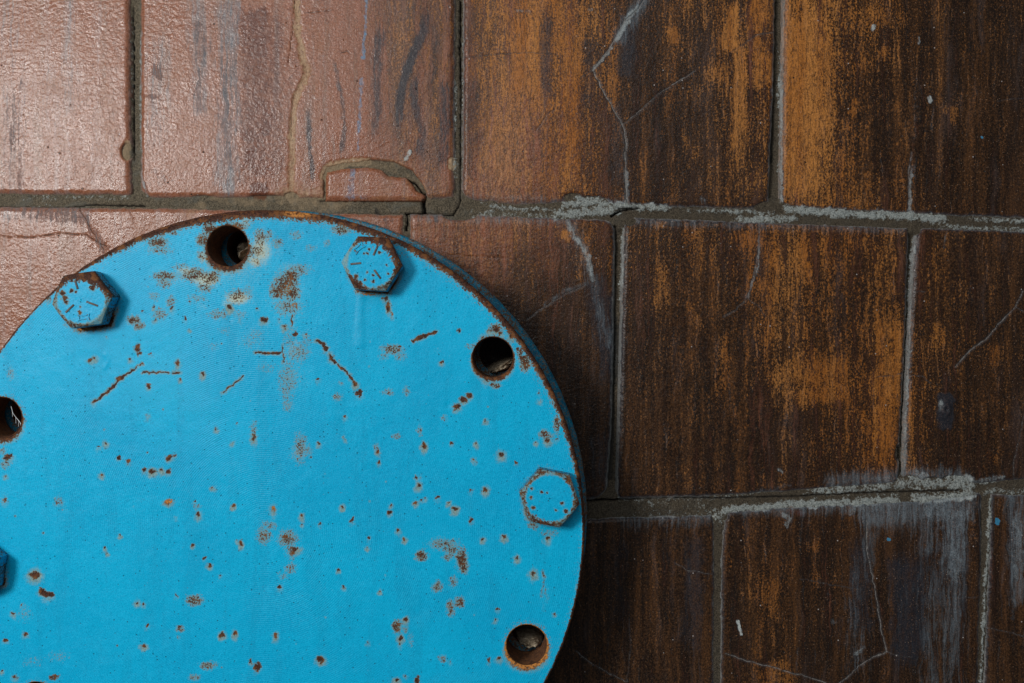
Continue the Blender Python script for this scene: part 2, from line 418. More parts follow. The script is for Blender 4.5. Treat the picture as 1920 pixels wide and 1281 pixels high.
# base tones over the wall, with some painted shade beside the flange: x, y, soot, ochre
CTRL = [
 (60,50,.10,.05),(60,250,.05,.02),(180,100,.05,.10),(180,300,.02,.04),(-150,100,.1,.05),(-150,300,.1,.05),
 (320,100,.05,.12),(320,300,.02,.03),(430,150,.10,.10),(430,330,.05,.05),(500,100,.22,.32),(500,300,.20,.30),
 (620,80,.24,.26),(620,250,.18,.20),(720,80,.48,.48),(720,250,.42,.42),(800,80,.58,.55),(800,250,.52,.55),
 (888,200,.75,.30),(888,60,.7,.45),(960,60,.62,.85),(960,250,.5,.85),(950,350,.36,.78),(1050,100,.75,.72),(1050,300,.68,.66),
 (1130,100,.80,.60),(1130,300,.80,.52),(1210,60,.92,.40),(1210,200,.97,.28),(1210,340,.97,.25),(1300,60,.92,.50),
 (1300,200,.97,.38),(1300,340,.93,.38),(1400,60,.88,.62),(1400,200,.92,.50),(1400,340,.92,.42),
 (1512,60,.80,.82),(1512,200,.75,.90),(1512,340,.80,.75),(1585,200,.92,.38),(1580,30,.88,.60),(1660,50,.92,.52),
 (1660,250,.97,.30),(1750,100,.96,.32),(1750,300,.98,.24),(1860,100,.97,.30),(1860,300,.98,.20),(2100,200,.98,.2),
 (100,450,.12,.0),(50,600,.16,.0),(300,410,.05,.05),(700,430,.32,.45),(300,800,.5,.2),(600,800,.6,.2),
 (800,430,.36,.55),(900,430,.50,.58),(1000,440,.62,.50),(1120,440,.72,.58),(850,500,.70,.45),(1000,560,.88,.25),
 (1120,560,.92,.28),(1120,750,1.0,.08),(1000,650,.97,.15),(1120,900,1.0,.04),  # right of the rim, soot plus part of the flange's cast shade
 (1200,460,.86,.50),(1200,600,.92,.34),(1200,800,.97,.30),(1200,900,.95,.25),(1300,460,.88,.42),(1300,600,.95,.27),
 (1300,750,.97,.24),(1300,880,.93,.34),(1420,440,.80,.60),(1420,600,.92,.40),(1420,750,.92,.36),(1420,880,.95,.30),
 (1500,460,.80,.58),(1500,600,.86,.46),(1500,740,.85,.55),(1500,880,.92,.34),(1600,450,.86,.55),(1600,600,.94,.36),
 (1600,740,.86,.55),(1600,880,.92,.40),(1670,450,.80,.55),(1670,650,.85,.52),(1670,800,.75,.72),
 (1760,480,.88,.42),(1760,650,.90,.42),(1760,820,.94,.32),(1870,480,.95,.25),(1870,650,.95,.30),(1870,850,.95,.25),
 (2100,650,.95,.2),(1130,1050,.99,.12),(1220,1050,.98,.20),(1300,1050,1.0,.14),(1150,1200,1.0,.10),(1250,1200,.98,.18),
 (1310,1200,.98,.15),(1420,1020,.94,.28),(1420,1150,.95,.28),(1440,1250,.90,.42),(1530,1050,.96,.26),(1530,1200,.96,.20),
 (1620,1050,1.0,.10),(1620,1200,.97,.12),(1700,1080,1.0,.05),(1700,1220,.98,.08),(1790,1050,.97,.16),(1790,1200,.96,.12),
 (1890,1000,.95,.10),(1890,1200,.96,.10),(600,1200,.9,.1),(100,1200,.6,.1),(1500,1500,.97,.1),(2100,1100,.96,.1)]
CT = np.array(CTRL, float)
def base_tone(x, y):
    soot = np.zeros(x.shape); och = np.zeros(x.shape); w = np.zeros(x.shape) + 1e-12
    for cx, cy, s, o in CT:
        g = np.exp(-((x - cx) / 48.0) ** 2 / 2 - ((y - cy) / 85.0) ** 2 / 2) + 1e-6 / (1 + ((x - cx) ** 2 + (y - cy) ** 2) / 4e4) ** 2
        soot += g * s; och += g * o; w += g
    return soot / w, och / w

# drawn features: attribute, points, half width, softness, strength
FEAT = [
 # ochre and wash streaks (runs of dried rust water)
 ('wash', [(1515,0),(1512,180),(1500,400)], 20, 16, .75), ('wash', [(1375,0),(1372,50),(1365,85)], 5, 5, 1.3),
 ('wash', [(1365,78),(1366,84)], 7, 5, 1.5), ('wash', [(1388,60),(1386,180),(1380,330)], 5, 6, .9),
 ('wash', [(1446,95),(1442,165)], 5, 6, 1.0), ('wash', [(1400,20),(1440,30)], 22, 16, .6), ('wash', [(1420,60),(1425,180)], 5, 6, .8),
 ('wash', [(905,60),(915,250),(925,350)], 18, 18, .45), ('wash', [(985,20),(985,200)], 16, 18, .4), ('wash', [(1075,0),(1072,260),(1068,370)], 8, 9, .6),
 ('wash', [(1145,20),(1150,180),(1160,330)], 5, 6, .55),
 ('wash', [(1400,702),(1560,700),(1600,694)], 11, 12, .85), ('wash', [(1480,742),(1540,738),(1600,726)], 9, 12, .85), ('wash', [(1450,700),(1560,715)], 24, 24, .4),
 ('wash', [(1660,560),(1662,720),(1650,900)], 14, 12, .7), ('wash', [(1684,600),(1680,760)], 5, 6, .8),
 ('wash', [(1500,440),(1508,540)], 6, 8, .7), ('wash', [(1452,430),(1448,560),(1440,760)], 7, 9, .55),
 ('wash', [(1400,430),(1405,470)], 14, 12, .6), ('wash', [(1358,600),(1355,700),(1348,770)], 4, 5, .8), ('wash', [(1242,480),(1240,600)], 5, 7, .55),
 ('wash', [(1295,410),(1290,470)], 6, 7, .6), ('wash', [(1510,600),(1511,640)], 2.5, 3, .9), ('wash', [(1280,560),(1310,600),(1330,640)], 2, 4, .7),
 ('wash', [(1756,618),(1760,640)], 7, 7, .8), ('wash', [(1870,640),(1865,690)], 5, 6, .7), ('wash', [(1853,840),(1860,875)], 6, 6, 1.0),
 ('wash', [(1775,205),(1790,210),(1786,222)], 6, 4, 1.2), ('wash', [(1605,190),(1598,215)], 3, 4, .9), ('wash', [(1660,90),(1650,110)], 3, 4, .8),
 ('wash', [(1430,1240),(1460,1275),(1420,1290)], 16, 14, .95), ('wash', [(1440,1110),(1450,1130)], 16, 18, .6), ('wash', [(1540,1080),(1545,1095)], 12, 12, .6),
 ('wash', [(1135,985),(1130,1100),(1130,1200)], 9, 9, .38), ('wash', [(1223,1000),(1220,1160),(1215,1260)], 10, 12, .36), ('wash', [(1305,1000),(1303,1040)], 4, 6, .45),
 ('wash', [(1820,960),(1822,1010),(1822,1090)], 5, 7, .5), ('wash', [(1365,1000),(1367,1080)], 2.5, 4, .7), ('wash', [(1580,980),(1582,1040)], 3, 4, .6),
 ('wash', [(1520,1010),(1530,1040)], 12, 12, .5), ('wash', [(1655,1270),(1670,1230)], 4, 5, .7), ('wash', [(1765,1225),(1762,1270)], 4, 6, .5),
 ('wash', [(1200,860),(1230,840)], 20, 20, .35), ('wash', [(1060,442),(1064,445)], 6, 4, 1.4), ('wash', [(1239,418),(1240,420)], 4, 3, 1.2),
 ('wash', [(1640,0),(1650,20),(1700,10)], 16, 16, .5), ('wash', [(1150,250),(1170,330),(1180,350)], 3, 4, .4), ('wash', [(1270,230),(1300,290),(1290,330)], 3, 4, .7),
 ('wash', [(1310,125),(1380,140)], 8, 10, .5), ('wash', [(1262,60),(1262,75)], 4, 4, 1.1),
 # inky black streaks
 ('inky', [(800,0),(794,60),(768,118),(752,170),(742,300)], 3.5, 5, 1.0), ('inky', [(722,20),(706,100),(708,200),(702,292)], 4.5, 6, .8),
 ('inky', [(782,130),(774,180),(792,250),(786,330)], 3.5, 5, .85), ('inky', [(812,20),(815,110),(800,200)], 3, 5, .5), ('inky', [(832,130),(834,230),(828,340)], 4, 5, .85),
 ('inky', [(575,178),(582,300),(587,350)], 1.6, 2.5, 1.0), ('inky', [(617,80),(640,170),(646,260),(632,305)], 1.8, 3, .8), ('inky', [(520,0),(519,120),(517,200)], 1.5, 3, .35),
 ('inky', [(884,120),(888,230),(884,360)], 6, 8, .45), ('inky', [(1025,0),(1022,120),(1030,200)], 5, 7, .6), ('inky', [(1000,220),(1005,330)], 5, 7, .4),
 ('inky', [(1178,0),(1180,100),(1170,160)], 9, 9, .75), ('inky', [(1165,170),(1152,260),(1160,380)], 6, 7, .55), ('inky', [(1105,40),(1100,230)], 6, 8, .45), ('inky', [(1190,0),(1172,90)], 8, 8, .5),
 ('inky', [(1098,500),(1125,560),(1145,640),(1148,760)], 12, 14, .8), ('inky', [(1058,440),(1075,520)], 8, 9, .35),
 ('inky', [(1305,975),(1300,1100),(1295,1260)], 12, 10, .6), ('inky', [(1165,985),(1160,1200)], 10, 10, .5), ('inky', [(1250,990),(1255,1100)], 6, 8, .4),
 ('inky', [(1618,975),(1612,1100),(1618,1220)], 12, 10, .7), ('inky', [(1700,1005),(1705,1150),(1700,1280)], 20, 16, .85), ('inky', [(1745,1000),(1750,1150)], 12, 14, .55),
 ('inky', [(1560,1150),(1590,1220)], 12, 14, .35), ('inky', [(1700,985),(1765,975),(1770,1080)], 16, 14, .35), ('inky', [(1811,965),(1808,1060),(1806,1200)], 3, 5, .6),
 ('inky', [(1773,730),(1773,770),(1774,815)], 8, 6, 1.6), ('inky', [(1775,700),(1773,740)], 3, 5, .5), ('inky', [(1120,800),(1130,920)], 18, 20, .5),
 ('inky', [(1190,960),(1340,962)], 5, 6, .4), ('inky', [(1440,760),(1440,800),(1560,775)], 4, 8, .35),
 ('inky', [(705,395),(709,402)], 3, 3, .7), ('inky', [(725,412),(732,416)], 5, 4, .6), ('inky', [(817,405),(816,412)], 3, 3, .7),
 # dark red burns on the pink tile
 ('red', [(480,15),(485,30),(478,50)], 13, 9, .75), ('red', [(483,85),(486,95)], 9, 8, .8), ('red', [(498,236),(496,246)], 6, 6, 1.1), ('red', [(470,215),(473,225)], 5, 7, .6),
 ('red', [(470,250),(466,262)], 5, 6, 1.1), ('red', [(472,282),(468,296)], 6, 6, 1.0), ('red', [(462,355),(490,358),(505,366)], 8, 8, 1.0), ('red', [(505,310),(500,350)], 12, 18, .45),
 ('red', [(465,30),(520,120),(510,300)], 30, 26, .34), ('red', [(1480,955),(1500,962)], 4, 4, .5),
 # tan, broken clay body and dried slurry
 ('tan', [(556,-20),(557,60),(575,135),(552,190),(546,280),(545,375)], 2.2, 5, .85), ('tan', [(560,150),(600,170)], 6, 16, .2), ('tan', [(608,330),(608,372)], 3, 6, .6),
 ('tan', [(545,365),(610,375),(660,360)], 10, 16, .6), ('tan', [(600,180),(650,90)], 20, 34, .22), ('tan', [(238,268),(236,290)], 4, 4, .9), ('tan', [(846,300),(846,316)], 3.5, 2, 1.5),
 ('tan', [(606,330),(615,315),(650,305),(690,303)], 4, 4, 1.1), ('tan', [(690,305),(740,312),(775,335),(800,368)], 8, 6, .42), ('tan', [(545,385),(640,388)], 6, 10, .5), ('tan', [(400,372),(470,380),(540,374)], 4, 7, .5),
 ('tan', [(375,388),(350,402)], 6, 6, .5),
 # pale lime bloom, and a few painted highlights on tile lips and the knot
 ('pale', [(1060,384),(1110,378),(1150,384),(1250,390)], 3, 4, 1.0), ('pale', [(1085,375),(1120,374)], 5, 4, .8), ('pale', [(1040,403),(1160,392)], 5, 5, .9),
 ('pale', [(1250,392),(1400,396),(1450,400)], 1.5, 3, .8), ('pale', [(1360,412),(1430,412),(1490,408)], 3, 4, .9), ('pale', [(1478,391),(1560,398),(1700,404),(1770,410)], 4.5, 4, 1.15),
 ('pale', [(1770,408),(1920,414),(2000,416)], 2, 3, .8), ('pale', [(1730,424),(1850,428),(1990,436)], 2, 3, .75), ('pale', [(1710,290),(1706,360),(1705,402)], 1.4, 3, .8), ('pale', [(1720,150),(1716,260)], 2, 5, .35),
 ('pale', [(880,378),(960,392),(1060,394)], 1.5, 3, .65), ('pale', [(860,400),(960,404),(1060,404)], 4, 5, .55), ('pale', [(1062,408),(1072,440),(1090,460),(1105,490),(1112,525)], 2.5, 5, .8),
 ('pale', [(1105,500),(1118,540)], 4, 6, .6), ('pale', [(985,600),(1060,545),(1100,530)], 1.6, 3, .55), ('pale', [(1125,560),(1140,620),(1148,680)], 5, 7, .42),
 ('pale', [(1172,412),(1168,470),(1165,560)], 1, 2, .9), ('pale', [(1462,60),(1466,200),(1466,380)], 1, 1.6, .9), ('pale', [(1718,440),(1710,560),(1704,700),(1697,880)], .8, 1.6, .8),  # the line by the deep top joint paints light caught on the glazed edge
 ('pale', [(1425,415),(1422,500),(1400,558)], 1.0, 2, .7), ('pale', [(1210,0),(1180,30),(1155,75)], 2.5, 4, 1.0), ('pale', [(1155,75),(1135,105),(1112,132)], 1.6, 2.5, .9), ('pale', [(1170,300),(1174,340),(1174,384)], 1.4, 3, .85),
 ('pale', [(1165,225),(1172,300)], 1, 3, .6), ('pale', [(1480,910),(1380,932),(1250,936),(1160,936)], 1.5, 3, .45), ('pale', [(1360,957),(1420,952),(1500,946),(1620,942),(1680,938)], 3.4, 4, 1.1),
 ('pale', [(1350,965),(1345,972)], 6, 6, .7), ('pale', [(1480,925),(1600,918),(1700,908)], 3, 5, .8), ('pale', [(1620,908),(1660,902),(1700,908)], 8, 8, .6), ('pale', [(1715,895),(1725,892),(1740,902)], 7, 7, .8),
 ('pale', [(1700,912),(1760,906),(1820,912)], 5, 6, .95), ('pale', [(1780,902),(1815,905)], 7, 7, .9), ('pale', [(1690,934),(1760,936),(1820,930)], 4.5, 6, 1.1), ('pale', [(1560,945),(1620,950),(1680,945)], 10, 10, .6),
 ('pale', [(1700,955),(1770,960),(1800,955)], 18, 14, .62), ('pale', [(1790,950),(1792,1010),(1790,1080)], 12, 10, .58), ('pale', [(1780,1050),(1784,1180),(1778,1260)], 10, 12, .30), ('pale', [(1740,960),(1745,1030)], 8, 12, .35),
 ('pale', [(1635,955),(1630,970)], 8, 8, .4), ('pale', [(1858,935),(1855,1000),(1848,1120),(1842,1281)], 1.2, 1.6, .95), ('pale', [(1180,970),(1260,968),(1330,966)], 5, 6, .35), ('pale', [(1210,948),(1250,950)], 14, 10, .28), ('pale', [(1300,950),(1320,955)], 10, 10, .25),
 ('pale', [(1905,935),(1910,1000),(1908,1080)], 7, 7, .62), ('pale', [(1898,960),(1898,1160)], 1.5, 4, .45), ('pale', [(1830,905),(1880,895)], 3, 4, .7), ('pale', [(1830,925),(1860,921),(1920,923)], 2, 4, .6),
 ('pale', [(1470,965),(1480,972),(1478,985)], 3, 3, .8), ('pale', [(1385,1165),(1390,1190)], 1.6, 1.6, 1.1), ('pale', [(1605,1225),(1622,1212)], 2, 3, .7), ('pale', [(1463,880),(1466,886)], 3, 2, .7), ('pale', [(1560,1165),(1565,1168)], 2, 3, .5),
 ('pale', [(20,390),(90,400),(170,412)], 7, 8, .42), ('pale', [(150,392),(170,430),(196,466)], 4, 5, .55), ('pale', [(0,372),(120,370),(240,368)], 2, 4, .35),
 ('pale', [(262,60),(261,200),(264,330),(278,368)], 1.2, 2, .75), ('pale', [(242,20),(243,200)], 1, 2, .45), ('pale', [(852,150),(852,330)], 1.2, 2.5, .6), ('pale', [(869,20),(867,360)], .8, 1.4, .55),  # first line is a painted highlight on the cracked tile's left lip
 ('pale', [(770,282),(762,298)], 1.8, 2, 1.1), ('pale', [(990,20),(995,24)], 3, 3, .6), ('pale', [(1104,18),(1108,19)], 2, 2, .8), ('pale', [(966,20),(980,22)], 2, 2, .7), ('pale', [(1316,370),(1320,382)], 2, 3, .5),
 ('pale', [(1743,185),(1742,190)], 3.5, 2.5, 1.0), ('pale', [(1640,48),(1638,56)], 2, 2, .9), ('pale', [(1722,70),(1722,80)], 1.6, 1.6, .8), ('pale', [(1763,770),(1765,752)], 1.5, 2, .7), ('pale', [(372,50),(380,80),(372,110)], 4, 8, .34), ('pale', [(425,40),(425,180),(425,300)], 7, 12, .34), ('pale', [(372,130),(373,200)], 4, 7, .30), ('pale', [(292,130),(300,140)], 5, 6, .5), ('pale', [(268,181),(300,181)], 1.5, 3, .5),  # the short stroke beside the knot is a painted highlight
 ('pale', [(30,60),(28,200),(30,340)], 9, 12, .26), ('pale', [(1115,22),(1118,30)], 2, 2, .5), ('pale', [(640,412),(690,418),(745,430)], 2, 3, .4),
 ('inky', [(32,80),(28,220),(36,350)], 5, 8, .28), ('inky', [(10,400),(24,500)], 8, 10, .22), ('inky', [(300,322),(300,345)], 5, 2.5, .5),
 ('haze', [(1640,962),(1700,956),(1800,952)], 10, 22, .66), ('haze', [(1790,950),(1792,1010),(1790,1060)], 10, 16, .66), ('haze', [(1788,1060),(1782,1240)], 8, 14, .42), ('haze', [(1735,960),(1738,1020)], 8, 18, .4), ('haze', [(1400,950),(1620,945)], 8, 12, .5),
 ('haze', [(1560,905),(1700,895),(1800,895)], 6, 12, .5), ('haze', [(1070,410),(1108,520),(1140,640)], 4, 10, .36), ('haze', [(1905,925),(1908,1120)], 9, 10, .55), ('haze', [(1180,972),(1330,970)], 6, 14, .4), ('haze', [(770,402),(1050,412)], 4, 9, .45),
 ('haze', [(1175,415),(1700,430)], 2, 8, .4), ('haze', [(880,372),(1160,382)], 2, 7, .4), ('haze', [(10,395),(160,400)], 8, 14, .4), ('haze', [(1205,0),(1160,70)], 6, 9, .5), ('haze', [(1640,990),(1600,1130),(1610,1240)], 8, 12, .3), ('haze', [(1770,1080),(1765,1270)], 20, 24, .35),
 ('haze', [(20,0),(20,370)], 14, 16, .3), ('haze', [(430,0),(425,345)], 10, 14, .6), ('haze', [(372,0),(374,200)], 6, 12, .5), ('haze', [(300,90),(290,260)], 8, 16, .4), ('haze', [(130,0),(128,200)], 4, 10, .35),
 ('red', [(470,-40),(480,180),(475,400)], 16, 18, .66), ('red', [(510,-40),(515,200),(508,400)], 10, 14, .55), ('red', [(300,60),(420,140)], 30, 40, .15),
 # blue paint drips on the wall
 ('blue', [(688,0),(686,50),(680,110)], 1.4, 2, .65), ('blue', [(678,150),(674,210),(672,280)], 1.6, 2.2, .6), ('blue', [(661,320),(658,372)], 4.0, 4, .55), ('blue', [(652,368),(690,368)], 3, 3, .4),
 ('blue', [(1871,975),(1870,980)], 2.0, .8, 1.6), ('blue', [(1664,1010),(1667,1011)], 1.8, .8, 1.6), ('blue', [(1840,257),(1841,258)], 1.6, 1, 1.6),
 ('inky', [(290,318),(305,338)], 4, 4, .5),
 ('red', [(1705,330),(1722,200)], 1.5, 4, .3),
]
# cracks: kind, width factor, points
CRACKS = [
 ('L', 1.5, [(1213,-10),(1200,12),(1172,40),(1140,95),(1111,131)]), ('L', 1.3, [(1111,131),(1128,165),(1150,205),(1168,235),(1174,270),(1172,310),(1176,385)]),
 ('L', 1.0, [(1168,233),(1200,208),(1228,180),(1262,158),(1305,132)]), ('L', .6, [(870,108),(920,103),(980,98),(1045,102)]), ('L', .5, [(1085,150),(1096,140),(1111,131)]), ('L', .6, [(1005,246),(1025,215),(1040,205)]),
 ('L', .8, [(1400,78),(1420,66),(1452,60)]), ('L', .5, [(1370,98),(1400,78)]), ('L', .6, [(1433,224),(1448,226)]), ('L', .9, [(1424,412),(1422,470),(1412,520),(1402,560)]), ('L', .7, [(1402,560),(1380,580),(1356,594)]), ('L', .6, [(1402,560),(1425,578),(1435,595)]),
 ('L', 1.1, [(1918,545),(1905,575),(1880,600),(1850,635),(1815,660),(1792,688)]), ('L', .7, [(1905,575),(1922,588)]), ('L', .6, [(1704,702),(1730,705),(1745,718)]), ('L', .5, [(1645,706),(1680,704),(1694,698)]), ('L', .6, [(1716,546),(1735,547)]),
 ('L', .6, [(1776,430),(1770,465)]), ('L', .6, [(1922,760),(1915,800),(1900,870),(1902,900)]), ('L', .9, [(1708,285),(1703,330),(1704,400)]), ('L', .5, [(1870,190),(1895,186),(1925,184)]),
 ('L', 1.2, [(1625,975),(1625,1030),(1635,1080),(1645,1130),(1652,1180),(1662,1222)]), ('L', 1.1, [(1662,1222),(1638,1232),(1612,1248),(1590,1270),(1570,1285)]), ('L', .6, [(1662,1222),(1685,1230),(1710,1233)]),
 ('L', 1.0, [(1360,1225),(1400,1240),(1460,1255),(1500,1265),(1550,1282)]), ('L', .6, [(1493,1255),(1496,1215)]), ('L', .6, [(1852,1177),(1880,1183),(1925,1195)]), ('L', .6, [(1265,1055),(1290,1070),(1338,1078)]), ('L', .8, [(1080,1222),(1110,1245),(1140,1262),(1175,1278)]),
 ('L', .5, [(1180,1160),(1182,1220),(1175,1278)]), ('L', .8, [(985,600),(1040,562),(1100,532)]), ('D', 1.0, [(-10,442),(60,446),(110,438),(160,440),(185,455),(200,463)]), ('D', .9, [(146,388),(165,420),(180,445),(195,468)]), ('D', .5, [(243,396),(250,410),(254,422)]),
 ('D', .8, [(540,120),(548,60),(552,0)]), ('D', .7, [(571,120),(575,140),(560,160),(548,190),(545,260)]), ('D', .5, [(608,376),(608,330),(612,318)]), ('L', .5, [(572,24),(620,20)]), ('L', .5, [(640,100),(650,95),(655,100)]),
 ('D', .5, [(840,478),(930,483),(960,485)]), ('L', .5, [(1500,1085),(1580,1100),(1620,1105)]), ('L', .5, [(1735,1140),(1780,1120),(1838,1120)]),
]
# slits and steps in the mortar: half width px, depth mm, points
SLITS = [
 (1.6, 5, [(863,0),(862,80),(864,150)]), (1.0, 4, [(864,150),(863,260),(862,372)]), (1.6, 6, [(762,432),(763,418),(762,401)]), (1.2, 6, [(762,401),(800,401),(850,403)]), (2.6, 7, [(796,364),(794,380),(796,400)]), (1.2, 5, [(796,366),(785,352),(775,342),(760,335)]),
 (3.0, 6, [(1154,425),(1152,500),(1150,640),(1150,800),(1146,900)]), (1.6, 6, [(1096,940),(1150,938),(1240,934),(1330,934)]), (1.0, 3, [(1330,935),(1480,932),(1600,926),(1800,920)]), (1.4, 5, [(1147,405),(1165,394),(1195,391)]),
 (2.5, 5, [(1456,0),(1452,150),(1450,300)]), (1.0, 3, [(600,376),(700,377),(790,376)]), (1.0, 3, [(864,374),(858,390),(850,402)]), (2.0, 4, [(1695,620),(1693,760),(1688,880)]), (.9, 3, [(0,388),(120,390),(160,384),(270,386)]), (1.0, 3, [(1160,390),(1200,390)]),
 (1.6, 4, [(1840,935),(1842,1000)]), (1.2, 4, [(246,10),(247,180),(248,300)]),
]

def features(x, y, d_edge=None):
    n = x.shape
    A = {k: np.zeros(n) for k in ('wash', 'inky', 'red', 'tan', 'pale', 'blue', 'haze')}
    A['crack_light'] = np.full(n, 12.0); A['crack_dark'] = np.full(n, 12.0)
    x0, x1, y0, y1 = x.min(), x.max(), y.min(), y.max()
    wob = (fbm(x / 14, y / 26, 5) - .5)
    xw = x + wob * 6 + (fbm(x / 5, y / 6, 11, 3) - .5) * 6; yw = y + (fbm(x / 14, y / 14, 9) - .5) * 5 + (fbm(x / 5, y / 5, 12, 3) - .5) * 6
    for kind, pts, hw, soft, st in FEAT:
        ax = [p[0] for p in pts]; ay = [p[1] for p in pts]; m = hw + soft * 2 + 8
        if min(ax) - m > x1 or max(ax) + m < x0 or min(ay) - m > y1 or max(ay) + m < y0: continue
        sel = (x > min(ax) - m) & (x < max(ax) + m) & (y > min(ay) - m) & (y < max(ay) + m)
        if not sel.any(): continue
        d, t = seg_dist(xw[sel], yw[sel], pts)
        n1 = fbm(x[sel] / 16, y[sel] / 30, 6, 3)
        hwe = hw * (.15 + 1.5 * n1) if kind != 'pale' else hw * (-.5 + 2.6 * fbm(x[sel] / 9, y[sel] / 9, 14, 4, .6))
        v = st * np.exp(-np.clip((d - hwe) / (soft * 1.25), 0, 9) ** 2) * (.72 + .5 * fbm(x[sel] / 7, y[sel] / 13, 8, 3))
        L_ = math.hypot(pts[-1][0] - pts[0][0], pts[-1][1] - pts[0][1])
        if kind in ('wash', 'inky', 'red') and L_ > 30:
            v = v * sstep(0, .22, t) * sstep(0, .22, 1 - t)
        if kind == 'pale' and L_ > 60 and len(pts) == 3: v = v * sstep(0, .3, t)
        A[kind][sel] = np.maximum(A[kind][sel], v)
    wob2x = (fbm(x / 9, y / 9, 21) - .5) * 5.0; wob2y = (fbm(x / 9, y / 9, 22) - .5) * 5.0
    for kind, wf, pts in CRACKS:
        ax = [p[0] for p in pts]; ay = [p[1] for p in pts]; m = 16
        if min(ax) - m > x1 or max(ax) + m < x0 or min(ay) - m > y1 or max(ay) + m < y0: continue
        sel = (x > min(ax) - m) & (x < max(ax) + m) & (y > min(ay) - m) & (y < max(ay) + m)
        if not sel.any(): continue
        d, t = seg_dist(x[sel] + wob2x[sel], y[sel] + wob2y[sel], pts)
        key = 'crack_light' if kind == 'L' else 'crack_dark'
        v = d / (wf * .8) + (0.5 - min(wf, 1)) * .6 + 1.1 * np.clip(fbm(x[sel] / 12, y[sel] / 12, 23) - .45, 0, 1)
        A[key][sel] = np.minimum(A[key][sel], v)
    return A

# tile outlines (pixels): left x(y), right x(y), top y(x), bottom y(x)
def I(pts):
    p = sorted(pts); a = [q[0] for q in p]; b = [q[1] for q in p]
    return lambda v: np.interp(v, a, b)
TB = I([(-400,-190),(2400,-150)])                              # top edge of the top course
B1 = lambda x: np.interp(x, [-400,0,240,262,545,600,795,850,868,960,1060,1170,1440,1470,1700,1920,2400], [362,364,366,371,371,373,373,372,372,384,380,386,393,389,401,410,428])
T2 = lambda x: np.interp(x, [-400,0,240,400,545,760,860,960,1060,1150,1172,1430,1700,1718,1920,2400], [388,388,389,392,396,402,402,405,408,412,406,416,427,425,432,450])
B2 = lambda x: np.interp(x, [-400,0,600,1100,1150,1330,1480,1690,1712,1830,1920,2400], [960,958,950,937,936,932,922,906,905,908,900,890])
T3 = lambda x: np.interp(x, [-400,600,1100,1335,1352,1480,1600,1700,1835,1862,1920,2400], [985,980,972,966,960,950,944,940,925,926,928,930])
B3 = I([(-400,1510),(2400,1490)])
X_AB = (I([(-200,240),(0,242),(368,244)]), I([(-200,262),(0,262),(368,262)]))
X_BC = (I([(-200,853),(0,854),(380,852)]), I([(-200,869),(0,868),(380,866)]))
X_CD = (I([(-200,1456),(0,1454),(180,1450),(300,1444),(400,1442)]), I([(-200,1474),(0,1470),(400,1464)]))
X_EF = (I([(390,757),(960,752)]), I([(390,768),(960,766)]))
X_FG = (I([(400,1153),(640,1150),(800,1146),(940,1136)]), I([(400,1171),(560,1166),(760,1161),(940,1156)]))
X_GH = (I([(420,1706),(640,1699),(760,1692),(910,1685)]), I([(420,1722),(470,1716),(640,1706),(780,1699),(910,1695)]))
X_3A = (I([(960,1341),(1500,1338)]), I([(960,1360),(1040,1353),(1500,1349)]))
X_3B = (I([(920,1842),(1060,1842),(1281,1836),(1500,1832)]), I([(920,1858),(1060,1855),(1281,1845),(1500,1843)]))
cst = lambda v: (lambda y: np.full(np.shape(y), float(v)))
FINE, MID, CO = 1.85, 3.2, 8.0
TILES = [  # left, right, top, bottom, spacing, corner radii (tl,tr,bl,br), label
 (cst(-350), X_AB[0], TB, B1, FINE, (6,6,6,6), "glossy pink tile at the far left of the top course"),
 (X_AB[1], X_BC[0], TB, B1, FINE, (6,6,26,6), "cracked pink to brown tile above the blue flange"),
 (X_BC[1], X_CD[0], TB, B1, FINE, (6,6,22,14), "ochre streaked tile with a forked pale crack"),
 (X_CD[1], cst(2060), TB, B1, FINE, (6,6,8,6), "dark brown tile with one ochre band at its left edge"),
 (cst(2076), cst(2380), TB, B1, CO, (6,6,6,6), None),
 (cst(-350), X_EF[0], T2, B2, FINE, (4,4,6,6), "pinkish grey tile at the left, mostly behind the flange"),
 (X_EF[1], X_FG[0], T2, B2, FINE, (3,22,6,26), "tile half in the shade right of the blue flange"),
 (X_FG[1], X_GH[0], T2, B2, FINE, (4,4,10,10), "big dark tile with ochre smears across its middle"),
 (X_GH[1], cst(2240), T2, B2, FINE, (16,6,8,6), "dark brown tile with a black knot"),
 (cst(-350), cst(250), T3, B3, CO, (6,6,6,6), None),
 (cst(266), cst(800), T3, B3, CO, (6,6,6,6), None),
 (cst(816), X_3A[0], T3, B3, FINE, (6,6,6,6), "near black tile beside the lower right rim of the flange"),
 (X_3A[1], X_3B[0], T3, B3, FINE, (16,6,6,6), "dark tile with a blue grey lime stain at its upper right"),
 (X_3B[1], cst(2380), T3, B3, FINE, (6,6,6,6), "tile with a pinkish white streak at the lower right"),
]
